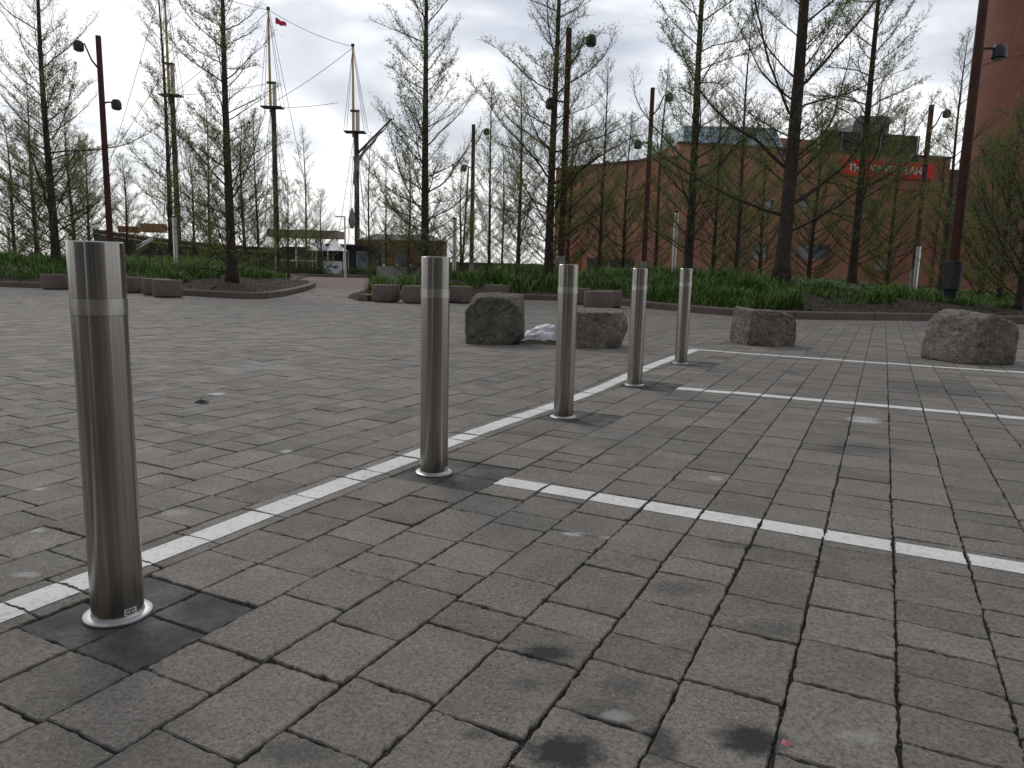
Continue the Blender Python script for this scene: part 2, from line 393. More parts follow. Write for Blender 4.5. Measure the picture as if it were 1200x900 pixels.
for w, P in (('R', polyR), ('L', polyL)):
    xs = np.array([p[0] for p in P]); ys = np.array([p[1] for p in P])
    gx = np.arange(xs.min()-.4, xs.max()+.4, .22); gy = np.arange(ys.min()-.4, ys.max()+.4, .22)
    X, Y = np.meshgrid(gx, gy); s = np.where(pip(X, Y, P), 1, -1)*dist(X, Y, P); Z = bed_z(X, Y, w)
    rs = np.random.RandomState(3); Z = Z+np.where(s > .15, rs.normal(0, .012, Z.shape), 0)
    ny, nx = X.shape; idx = np.arange(ny*nx).reshape(ny, nx)
    keep = (s > -.34); kq = keep[:-1, :-1] & keep[1:, :-1] & keep[:-1, 1:] & keep[1:, 1:]
    Q = np.stack([idx[:-1, :-1], idx[:-1, 1:], idx[1:, 1:], idx[1:, :-1]], -1)[kq]
    me = qmesh('soil', np.stack([X, Y, Z], -1).reshape(-1, 3), Q); o = link('planting_bed_soil', me, MSOIL, smooth=True, kind='structure')
MKERB = mat('kerb concrete', (.105, .078, .066), .85, col2=(.16, .122, .104), vs=2.5, bump=.4, bs=40, bd=.004)
for P in (FR, FL + [(tip[0]-1.2, tip[1]+1.2), (tip[0]-3.0, tip[1]+8)]):
    b = MB(); P = [np.array(p) for p in P]
    seg = []; L_ = 0
    nrm = []
    for i in range(len(P)):
        t = P[min(i+1, len(P)-1)]-P[max(i-1, 0)]; t = t/np.hypot(*t); nrm.append(np.array((t[1], -t[0])))
    for i in range(len(P)-1):
        a0 = P[i]+nrm[i]*.13; a1 = P[i]-nrm[i]*.12; b0 = P[i+1]+nrm[i+1]*.13; b1 = P[i+1]-nrm[i+1]*.12
        if (i % 4) == 3:
            dv = (P[i+1]-P[i]); dv = dv/np.hypot(*dv)*.012; b0 = b0-dv; b1 = b1-dv
        h = .155
        k = len(b.v); c = .018
        for (p, q) in ((a0, a1), (b0, b1)):
            m_ = (q-p)/np.hypot(*(q-p))
            for (pt, z) in ((p, -.02), (p, h-c), (p+m_*c, h), (q-m_*c, h), (q, h-c), (q, -.02)): b.v.append((pt[0], pt[1], z))
        for j in range(5): b.f.append((k+j, k+j+6, k+j+7, k+j+1))
        b.f.append(tuple(k+j for j in range(6))); b.f.append(tuple(k+6+j for j in range(6))[::-1])
    b.build('kerb', MKERB, kind='structure')

# ------------------------------------------------------------------ ground
def gz(x, y):
    x = np.asarray(x, float); y = np.asarray(y, float)
    return -.020*np.exp(-((x-.62)**2+(y-5.35)**2)/(2*.65**2)) + .0035*np.sin(x*1.3+.4)*np.sin(y*1.1)
GM = mat('far ground', (.12, .105, .095), .9, col2=(.17, .15, .135), vs=.4)
MJ = joint_material()
def sheet(name, x0, x1, y0, y1, z, m, nx=1, ny=1, f=None):
    v = []; q = []
    for j in range(ny+1):
        for i in range(nx+1):
            x = x0+(x1-x0)*i/nx; y = y0+(y1-y0)*j/ny; v.append((x, y, z+(float(f(x, y)) if f else 0)))
    for j in range(ny):
        for i in range(nx):
            a = j*(nx+1)+i; q.append((a, a+1, a+nx+2, a+nx+1))
    return link(name, mesh(name, v, q), m, smooth=True, kind='structure')
sheet('ground', -400, 400, -300, 86, -.05, GM)
sheet('paving_joints', -26, 20, -.6, 27, -.0080, MJ, 230, 140, gz)
sheet('brick_path', -60, 60, 26.5, 85.5, -.006, MPATH)
WATER = mat('lake water', (.05, .07, .09), .12, spec=.5, bump=.4, bs=1.2, bd=.2)
sheet('water', -3000, 3000, 86, 5000, -1.6, WATER)
MCONC = mat('pale concrete', (.30, .29, .27), .85, col2=(.40, .385, .36), vs=1.5, bump=.3)
MB().box((0, 86.2, -.9), (800, .5, 1.9)).build('quay_edge', MCONC, kind='structure')

rnd = random.Random(11); nr = np.random.RandomState(5)
COURSE, PH = .2095, .07
verts = []; faces = []; tints = []; kinds = []
nearlist = []
marks = [  # rectangles in (u,v): main line then the three bay lines
    (-3.2, 7.475, -.295, -.19, 0), (1.46, 1.57, .275, 9, 1), (4.45, 4.56, .26, 11, 2), (7.37, 7.475, -.19, 13, 3)]
markgeo = {i: ([], []) for i in range(4)}
def clip(poly, r):
    for ax, val, sg in ((0, r[0], 1), (0, r[1], -1), (1, r[2], 1), (1, r[3], -1)):
        outp = []
        for i in range(len(poly)):
            a, b = poly[i], poly[(i+1) % len(poly)]; da, db = sg*(a[ax]-val), sg*(b[ax]-val)
            if da >= 0: outp.append(a)
            if (da >= 0) != (db >= 0):
                t = da/(da-db); outp.append((a[0]+t*(b[0]-a[0]), a[1]+t*(b[1]-a[1])))
        poly = outp
        if len(poly) < 3: return None
    return poly
bol_u = [0, 1.4915, 2.966, 4.493, 6.011]
def add_paver(u0, u1, v0, v1, kind, det, wob=None):
    cxw, cyw = w2((u0+u1)/2, (v0+v1)/2)
    t = rnd.betavariate(2, 2); dz = rnd.gauss(0, .0011); tx, ty = rnd.gauss(0, .004), rnd.gauss(0, .004)
    if kind == 1: dz = -.004
    j = .0015 if det else .0022
    u0 += j*.6+abs(rnd.gauss(0, .0010)); u1 -= j*.6+abs(rnd.gauss(0, .0010)); v0 += j+abs(rnd.gauss(0, .001)); v1 -= j+abs(rnd.gauss(0, .001))
    sk = rnd.gauss(0, .0016)
    cs = [(u0-sk, v0), (u1-sk, v0), (u1+sk, v1), (u0+sk, v1)]
    if det:
        ring = []; c = .003+rnd.random()*.004
        nseg = 16 if det == 2 else 4
        for i in range(4):
            a = np.array(cs[i]); b = np.array(cs[(i+1) % 4]); e_ = b-a; l = np.hypot(*e_); e_ /= l; n_ = np.array((e_[1], -e_[0]))
            cc = c*rnd.uniform(.6, 1.5) if rnd.random() > .06 else .022
            prev = 0.0
            for s in range(nseg+1):
                q = cc+(l-2*cc)*s/nseg
                prev = prev*.45+rnd.gauss(0, .0013)-.0004
                if 0 < s < nseg and rnd.random() < .05: prev -= rnd.uniform(.002, .006)
                ring.append(tuple(a+e_*q+n_*prev))
        ctr = np.mean(ring, 0)
        k = len(verts); n = len(ring)
        def P(q, z):
            x, y = w2(q[0], q[1]); return (x, y, z+dz+tx*(q[0]-ctr[0])+ty*(q[1]-ctr[1])+float(gz(x, y)))
        ins = []
        for q in ring:
            d = ctr-np.array(q); d[0] = np.sign(d[0])*min(abs(d[0]), .0026); d[1] = np.sign(d[1])*min(abs(d[1]), .0026)
            ins.append((q[0]+d[0]*rnd.uniform(.6, 1.3), q[1]+d[1]*rnd.uniform(.6, 1.3)))
        for q in ring: verts.append(P(q, -.016))
        for q in ring: verts.append(P(q, -.0030))
        for q in ins: verts.append(P(q, 0))
        for r_ in range(2):
            for i in range(n):
                faces.append((k+r_*n+i, k+r_*n+(i+1) % n, k+(r_+1)*n+(i+1) % n, k+(r_+1)*n+i)); tints.append(t); kinds.append(kind)
        faces.append(tuple(k+2*n+i for i in range(n))); tints.append(t); kinds.append(kind)
        top = ins
    else:
        def P(q, z):
            x, y = w2(q[0], q[1]); return (x, y, z+dz+float(gz(x, y)))
        k = len(verts)
        for q in cs: verts.append(P(q, -.012))
        for q in cs: verts.append(P(q, 0))
        for i in range(4): faces.append((k+i, k+(i+1) % 4, k+4+(i+1) % 4, k+4+i)); tints.append(t); kinds.append(kind)
        faces.append((k+4, k+5, k+6, k+7)); tints.append(t); kinds.append(kind)
        top = cs
    for r in marks:
        if u1 < r[0] or u0 > r[1] or v1 < r[2] or v0 > r[3] or kind == 1: continue
        # slightly uneven paint edge: the line wanders a few millimetres from stone to stone
        jj = [rnd.gauss(0, .0012) for _ in range(4)]
        c = clip([tuple(p) for p in top], (r[0]+jj[0], r[1]+jj[1], r[2]+jj[2], r[3]+jj[3]))
        if not c: continue
        V, F = markgeo[r[4]]; kk = len(V)
        for q in c:
            p = P(q, 0); V.append((p[0], p[1], p[2]+.0018))
        F.append(tuple(range(kk, kk+len(c))))
kmin, kmax = int(-34/COURSE), int(30/COURSE)
dband = lambda x, y: min(float(dist(x, y, FR, False)), 99)
cand = []
for k in range(kmin, kmax):
    v0 = PH+k*COURSE; v1 = v0+COURSE; u = -6.0-rnd.random()*.3
    patches = []
    if k in (-1, 0):
        for i, bu in enumerate(bol_u):
            patches.append((bu-.165, bu+.19 if i == 0 else bu+.235, i))
    while u < 36:
        l = rnd.choices((.14, .21, .28), (.32, .38, .30))[0]
        if k >= 1:
            for m_ in marks[1:]:
                if m_[0]-.012 < u+l < m_[1]+.012: l = m_[1]+.02-u
        pt = [p for p in patches if p[0]-.10 < u+l and u < p[1]]
        if pt:
            p = pt[0]
            if p[0]-u > .04: cand.append((u, p[0], v0, v1, 0))
            mid = p[0]+(.2 if k == 0 else .17)
            cand.append((p[0], mid, v0, v1, 1)); cand.append((mid, p[1], v0, v1, 1)); u = p[1]; patches.remove(p); continue
        cand.append((u, u+l, v0, v1, 0)); u += l
ca = np.array([( (a+b)/2, (c+d)/2) for a, b, c, d, _ in cand])
cxs = P0[0]+ca[:, 0]*UX+ca[:, 1]*VX; cys = P0[1]+ca[:, 0]*UY+ca[:, 1]*VY
inb = pip(cxs, cys, polyR) | pip(cxs, cys, polyL)
dR = dist(cxs, cys, FR, False); dL = dist(cxs, cys, FL, False)
vis = (cys > .35) & (cys < 27) & (np.abs(cxs) < 2.6+cys*.80) & ~(inb & (np.minimum(dR, dL) > .25))
pathy = (cys > 21.5) | ((cys > 19.5) & (cxs > -8) & (cxs < -3))
for i in np.nonzero(vis)[0]:
    a, b_, c, d, kd = cand[i]; x, y = cxs[i], cys[i]
    br = pathy[i] or (dR[i] < 1.0)
    r = math.hypot(x, y)
    det = 2 if r < 3.2 else (1 if r < 7 else 0)
    if br and not kd:
        for (c0, c1) in ((c, (c+d)/2), ((c+d)/2, d)): add_paver(a, b_, c0, c1, 2, 0)
    else: add_paver(a, b_, c, d, kd, det)
me = mesh('paving', verts, faces)
ta = me.attributes.new('tint', 'FLOAT', 'FACE'); ta.data.foreach_set('value', tints)
ka = me.attributes.new('kind', 'FLOAT', 'FACE'); ka.data.foreach_set('value', [float(x) for x in kinds])
link('paving', me, MP, kind='structure')
V_, F_ = markgeo[0]; nseg_ = 90
for i in range(nseg_):
    ua = -3.2+10.675*i/nseg_; ub = -3.2+10.675*(i+1)/nseg_; kk = len(V_)
    for (u_, v_) in ((ua, -.290), (ub, -.290), (ub, -.194), (ua, -.194)):
        x, y = w2(u_, v_); V_.append((x, y, float(gz(x, y))-.0024))
    F_.append((kk, kk+1, kk+2, kk+3))
for i in range(4): link('road_marking', mesh('road_marking', *markgeo[i]), MPAINT, kind='structure')
print('pavers', len(cand), int(vis.sum()), len(faces))

# grit along the joints near the camera
V = []; Q = []
n = 9000; us = nr.uniform(-1.4, 3.6, n); kk = nr.randint(-6, 14, n); vs_ = PH+kk*COURSE+nr.normal(0, .0035, n)
sel = nr.rand(n) < .14; vs_[sel] = PH+nr.uniform(-6, 14, sel.sum())*COURSE
for i in range(n):
    x, y = w2(us[i], vs_[i])
    if y < .8: continue
    on = sel[i]; s = nr.uniform(.0010, .0026)*(1.6 if nr.rand() < .08 and not on else 1); z = float(gz(x, y))+(.001 if on else -.0055)
    k = len(V); a = nr.rand()*6
    for dx, dy, dz in ((1, 0, 0), (0, 1, 0), (-1, 0, 0), (0, -1, 0), (.3, .2, .9)):
        V.append((x+s*(dx*math.cos(a)-dy*math.sin(a)), y+s*(dx*math.sin(a)+dy*math.cos(a)), z+s*dz))
    Q += [(k, k+1, k+4), (k+1, k+2, k+4), (k+2, k+3, k+4), (k+3, k, k+4)]
link('gravel', mesh('gravel', V, Q), mat('grit', (.05, .045, .04), .9, col2=(.20, .18, .16), vs=120), label='loose dark grit lying in the joints of the grey paving', category='gravel', kind='stuff')

# ------------------------------------------------------------------ bollards
def make_bollard(plate):
    R, H = .0595, .914
    t = empty('steel_bollard')
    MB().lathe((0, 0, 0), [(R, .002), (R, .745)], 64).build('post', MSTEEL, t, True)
    MB().lathe((0, 0, 0), [(R-.002, .7455), (R+.0012, .746), (R+.0012, .784), (R-.002, .7845)], 64).build('band', MBAND, t, True)
    MB().lathe((0, 0, 0), [(R, .7845), (R, H-.003), (R-.003, H), (.0001, H+.0005)], 64).build('cap', MSTEEL, t, True)
    MB().lathe((0, 0, 0), [(R+.019, -.002), (R+.019, .0025), (R+.017, .004), (R+.002, .005), (R+.0005, .010), (R-.002, .010)], 64).build('base_flange', MRING, t, True)
    if plate:
        b = MB(); k = MB(); a0 = rad(-72)+.42; dl = .50
        for s in range(8):
            w0 = a0+dl*s/8; w1 = a0+dl*(s+1)/8
            for (mb, z0, z1, ro, in_) in ((b, .012, .029, .0010, 0), (k, .0145, .0265, .0014, 1)):
                if in_ and s in (0, 7): continue
                i = len(mb.v)
                for w in (w0, w1):
                    for z in (z0, z1): mb.v.append(((R+ro)*math.cos(w), (R+ro)*math.sin(w), z))
                mb.f.append((i, i+2, i+3, i+1))
        pl = b.build('label_plate', MWHITE, t); k.build('print', MBLACK, pl)
        k2 = MB()
        for s in range(11):
            if s == 5: continue
            w = a0+dl*(.18+.062*s); i = len(k2.v)
            for ww in (w, w+.02):
                for z in (.0175, .0235): k2.v.append(((R+.0018)*math.cos(ww), (R+.0018)*math.sin(ww), z))
            k2.f.append((i, i+2, i+3, i+1))
        k2.build('lettering', MWHITE, pl)
    return t
BL = ['nearest stainless steel bollard, with a small black label plate at its foot',
      'second nearest stainless steel bollard, beside the start of the nearest white bay line',
      'middle steel bollard, standing in front of the low flat-topped boulder',
      'fourth stainless steel bollard from the camera, standing where the second white bay line begins',
      'farthest stainless steel bollard of the row, standing near the corner of the white lines']
BP = [(-.9729, 1.7307), (-.3274, 3.0753), (.3170, 4.4015), (.9727, 5.7810), (1.6428, 7.1429)]
pb = make_bollard(True); pb2 = make_bollard(False)
for i, (x, y) in enumerate(BP):
    o = pb if i == 0 else (copy_tree(pb) if i == 1 else (pb2 if i == 2 else copy_tree(pb2)))
    o.location = (x, y, float(gz(x, y))+.001); o.rotation_euler = (0, 0, .25 if i == 1 else 0)
    tag(o, BL[i], 'bollard', 'steel bollards in a row along the white line')

# ------------------------------------------------------------------ boulders
def noise3(p, sc, seed):
    r = np.random.RandomState(seed); v = np.zeros(len(p)); a = 1.0; tot = 0
    for o_ in range(5):
        for _ in range(5):
            d = r.normal(size=3); d /= np.linalg.norm(d); ph = r.rand()*6.28
            v += a*np.sin((p@d)*sc*2.3*(2**o_)+ph+1.5*np.sin((p@np.roll(d, 1))*sc*1.7*(2**o_)+ph*2))/5
        tot += a; a *= .55
    return v/tot
def boulder(name, loc, rz, planes, seed, m, sub=6, rough=.03, sx_=1.0, **k):
    bm = bmesh.new(); bmesh.ops.create_icosphere(bm, subdivisions=sub, radius=1); bm.normal_update()
    P_ = np.array([v.co[:] for v in bm.verts]); d = P_/np.linalg.norm(P_, axis=1)[:, None]
    pw = 60.0; acc = np.zeros(len(d)); rs = np.random.RandomState(seed); planes = list(planes)
    base = d*((np.maximum(d @ np.array([np.array(q[:3])/np.linalg.norm(q[:3]) for q in planes]).T, 0)/np.array([q[3] for q in planes]))**60).sum(1)[:, None]**(-1/60)
    for _ in range(24):
        n_ = rs.normal(size=3); n_ /= np.linalg.norm(n_)
        if n_[2] < -.5: continue
        planes.append((*n_, float((base @ n_).max())*rs.uniform(.90, .975)))
    for (nx, ny, nz, dd) in planes:
        n_ = np.array((nx, ny, nz), float); n_ /= np.linalg.norm(n_); c = np.maximum(d@n_, 0)/dd; acc += c**pw
    rr = acc**(-1/pw); p = d*rr[:, None]
    nzv = noise3(p, 3.2, seed); nz2 = noise3(p*np.array((1, 1, 2.2)), 11, seed+9)
    ridg = -np.abs(noise3(p*np.array((1, 1, 1.8)), 5.5, seed+4))
    q_ = nzv*6; stp = (np.floor(q_)+np.clip((q_-np.floor(q_))*3.2-1.1, 0, 1))/6
    p = p+d*(stp*rough*1.5+nz2*rough*.5+ridg*rough*1.2)[:, None]
    zmin = p[:, 2].min()
    for v, q in zip(bm.verts, p): v.co = q
    me = D.meshes.new(name); bm.to_mesh(me); bm.free()
    if hasattr(me, 'set_sharp_from_angle'): me.polygons.foreach_set('use_smooth', [True]*len(me.polygons)); me.set_sharp_from_angle(angle=rad(28))
    o = link(name, me, m, **k); o.scale = (sx_, 1, 1)
    o.location = (loc[0], loc[1], -zmin-.012); o.rotation_euler = (0, 0, rz); return o
RS1 = stone_material('grey boulder', (.12, .106, .085), (.23, .205, .168), (.40, .365, .31))
RS2 = stone_material('warm boulder', (.20, .174, .138), (.34, .30, .245), (.50, .455, .385))
GB = 'boulders on the plaza'
x, y = g(580, 404); boulder('boulder', (x, y+.24), -.10, [(1,0,.06,.325),(-1,.05,.0,.335),(0,-1,.05,.25),(0,1,0,.27),(.05,-.1,1,.285),(0,0,-1,.29),(-.8,-.2,.75,.345),(.6,-.1,-.8,.375),(.55,-.3,.9,.35)], 2, RS1, rough=.020,
    label='tall blocky dark grey boulder at left of the white plastic sheet', category='boulder', group=GB)
x, y = g(697, 408); boulder('boulder', (x, y+.26), .08, [(1,.1,.05,.36),(-1,0,0,.36),(0,-1,.02,.28),(0,1,0,.27),(0,-.04,1,.215),(0,0,-1,.215),(.75,-.35,-.4,.37),(.9,-.1,.8,.42),(-.5,-.1,.9,.40),(.7,-.9,.1,.40)], 12, RS2, rough=.021,
    label='low flat-topped beige boulder partly behind the middle bollard', category='boulder', group=GB)
x, y = g(898, 406); boulder('boulder', (x+.06, y+.28), .05, [(1,-.05,.02,.36),(-1,-.12,.03,.36),(0,-1,.03,.27),(0,1,0,.28),(.09,-.02,1,.23),(0,0,-1,.21),(.85,-.2,.7,.41),(-.8,-.1,.8,.42),(-.6,-.9,-.1,.40),(.5,-1,.1,.40)], 23, RS2, rough=.024, sx_=.90,
    label='squat knobbly boulder behind the farthest bay line, right of the bollards', category='boulder', group=GB)
x, y = g(1147, 428); boulder('boulder', (x+.12, y+.33), .12, [(1,-.1,.06,.40),(-1,-.35,.30,.35),(0,-1,.06,.32),(0,1,0,.33),(.20,-.04,1,.265),(0,0,-1,.25),(.7,-.1,.85,.385),(-.5,-.1,.95,.345),(-.75,-.8,.1,.43)], 31, RS2, rough=.023, sx_=.80,
    label='largest smooth brown boulder at far right, with a sloping shoulder', category='boulder', group=GB)

# plastic sheet between the two boulders
def plastic():
    m = D.materials.new('clear plastic film'); m.use_nodes = True; N = m.node_tree.nodes; L = m.node_tree.links
    p = N['Principled BSDF']; p.inputs['Base Color'].default_value = (.86, .87, .89, 1); p.inputs['Roughness'].default_value = .5; p.inputs['Specular IOR Level'].default_value = .35
    tr = N.new('ShaderNodeBsdfTransparent'); mx = N.new('ShaderNodeMixShader'); n = N.new('ShaderNodeTexNoise'); n.inputs['Scale'].default_value = 9; n.inputs['Detail'].default_value = 6
    rp = N.new('ShaderNodeMapRange'); rp.inputs[1].default_value = .3; rp.inputs[2].default_value = .6; rp.inputs[3].default_value = .55; rp.inputs[4].default_value = .95
    tcn = N.new('ShaderNodeTexCoord'); L.new(tcn.outputs['Object'], n.inputs['Vector']); L.new(n.outputs['Fac'], rp.inputs[0])
    L.new(rp.outputs[0], mx.inputs[0]); L.new(tr.outputs[0], mx.inputs[1]); L.new(p.outputs[0], mx.inputs[2]); L.new(mx.outputs[0], N['Material Output'].inputs[0])
    x0, y0 = g(605, 403); nx, ny = 90, 50; v = []; f = []
    r = np.random.RandomState(8)
    for j in range(ny+1):
        for i in range(nx+1):
            s, t = i/nx, j/ny
            x = -.06+s*.88; yy = t*.60
            env = math.sin(PI*min(1, s*1.0+.02))**.6*math.sin(PI*min(1, t*.95+.05))**.7
            h = .20*env*(.45+.75*math.exp(-((s-.55)/.25)**2))
            rg = abs(math.sin(7*s+9*t+2*math.sin(5*t)))*.035+abs(math.sin(17*s-8*t+1.5*math.sin(11*s)))*.02+.012*math.sin(41*s+23*t)*math.sin(31*t-9*s)
            edge = .05*math.sin(9*t)+.03*math.sin(21*t)
            v.append((x0+x+edge*(1 if s > .5 else -1)*.6, y0+.05+yy+.06*math.sin(8*s), .004+max(0, h*.8+rg*(.3+env)-.012)))
    for j in range(ny):
        for i in range(nx): a = j*(nx+1)+i; f.append((a, a+1, a+nx+2, a+nx+1))
    link('plastic_sheet', mesh('plastic_sheet', v, f), m, smooth=True, label='crumpled translucent white plastic sheet lying between two boulders', category='plastic sheet')
plastic()

# ------------------------------------------------------------------ drum seats
MSEAT = mat('drum concrete', (.105, .078, .070), .85, col2=(.165, .125, .112), vs=5, bump=.5, bs=60, bd=.004)
MSEATB = mat('drum foot', (.05, .04, .038), .9)
SEATS = [(65,339.5,'leftmost round concrete seat, before the mulch strip of the left bed'),
 (156,343.5,'round concrete seat partly hidden behind the right side of the nearest bollard'),
 (184,346.5,'darker round concrete seat tucked behind the left one of a touching pair'),
 (197,349,'front round concrete seat of the touching pair by the left bed kerb'),
 (452,354.5,'round concrete seat at the left end of the kerb of the right bed'),
 (488,356,'round concrete seat just left of the second nearest bollard'),
 (538,355.5,'round concrete seat just right of the second nearest bollard'),
 (582,352,'round concrete seat against the kerb, seen over the tall dark boulder'),
 (677,357,'round concrete seat mostly hidden behind the middle bollard'),
 (701,363.5,'nearest round concrete seat, seen above the low flat-topped boulder'),
 (712,361,'round concrete seat peeping out right behind the nearest round seat')]
s0 = None
for (px, py, lb) in SEATS:
    x, y = g(px, py)
    if s0 is None:
        s0 = empty('drum_seat'); MB().lathe((0, 0, 0), [(.335, .03), (.338, .04), (.338, .403), (.333, .413), (.32, .416), (.0001, .417)], 48).build('drum', MSEAT, s0, True)
        MB().lathe((0, 0, 0), [(.29, -.01), (.29, .031)], 32).build('foot', MSEATB, s0, True); o = s0
    else: o = copy_tree(s0)
    d = math.hypot(x, y); o.location = (x*(1+.33/d), y*(1+.33/d), 0); o.rotation_euler = (0, 0, rnd.random()*6)
    tag(o, lb, 'seat', 'round concrete seats by the planting beds')

# ------------------------------------------------------------------ small litter
x, y = g(60, 813); MB().tube([(x-.05, y-.005, .004), (x, y, .006), (x+.055, y+.003, .004)], .0011, 5).build('twig', mat('dry stem', (.30, .24, .13), .8), label='thin straw coloured stem lying on the pavers near the nearest bollard', category='twig')
x, y = g(921, 874)
b = MB(); b.v = [(x-.012, y-.004, .003), (x-.003, y+.009, .008), (x+.011, y+.003, .004), (x+.009, y-.008, .007), (x-.002, y-.010, .003), (x+.001, y, .010)]; b.f = [(0, 5, 1), (1, 5, 2), (2, 5, 3), (3, 5, 4), (4, 5, 0)]
b.build('petal', mat('pink petal', (.42, .13, .12), .6), label='tiny pink petal on a joint near the bottom of the view', category='petal')
x, y = g(236, 473)
b = MB(); b.v = [(x-.05, y, .004), (x-.01, y+.03, .022), (x+.04, y+.01, .006), (x+.055, y-.015, .018), (x, y-.03, .004), (x-.005, y, .028)]; b.f = [(0, 5, 1), (1, 5, 2), (2, 5, 3), (3, 5, 4), (4, 5, 0)]
b.build('dead_leaf', mat('dark leaf', (.035, .028, .022), .8), label='small curled dark leaf on the open plaza beside a pale round spot', category='leaf')

# ------------------------------------------------------------------ trees
def tubes_np(A, B, ra, rb, n=3):
    """many straight tapered prisms"""
    A = np.asarray(A, float); B = np.asarray(B, float); t = B-A; t /= np.linalg.norm(t, axis=1)[:, None]+1e-9
    ref = np.where(np.abs(t[:, 2:3]) < .9, np.array([[0, 0, 1.]]), np.array([[1., 0, 0]])); a = np.cross(t, ref); a /= np.linalg.norm(a, axis=1)[:, None]+1e-9; b = np.cross(t, a)
    m = len(A); V = np.zeros((m, 2*n, 3))
    for k in range(n):
        w = 2*PI*k/n; o = a*math.cos(w)+b*math.sin(w); V[:, k] = A+o*np.asarray(ra)[:, None]; V[:, n+k] = B+o*np.asarray(rb)[:, None]
    F = np.array([[k, (k+1) % n, n+(k+1) % n, n+k] for k in range(n)])
    Q = (np.arange(m)[:, None, None]*2*n+F[None]).reshape(-1, 4)
    return V.reshape(-1, 3), Q
def unit(v): return v/(np.linalg.norm(v, axis=-1, keepdims=True)+1e-9)
MBARK = mat('bark', (.030, .023, .018), .95, col2=(.085, .062, .048), vs=6, bump=1, bs=14, bd=.03)
MBRANCH = mat('branch bark', (.040, .030, .023), .9, col2=(.075, .055, .042), vs=4)
def leafmat(name, c, c2):
    m = mat(name, c, .6, col2=c2, vs=1.2, spec=.2)
    N = m.node_tree.nodes; L = m.node_tree.links; tl = N.new('ShaderNodeBsdfTranslucent'); mx = N.new('ShaderNodeMixShader'); mx.inputs[0].default_value = .45
    tl.inputs[0].default_value = (*c2, 1); L.new(N['Principled BSDF'].outputs[0], mx.inputs[1]); L.new(tl.outputs[0], mx.inputs[2]); L.new(mx.outputs[0], N['Material Output'].inputs[0]); return m
MLEAF = leafmat('spring foliage', (.13, .16, .045), (.25, .28, .085))
MLEAFG = leafmat('greener foliage', (.10, .155, .042), (.20, .26, .08))
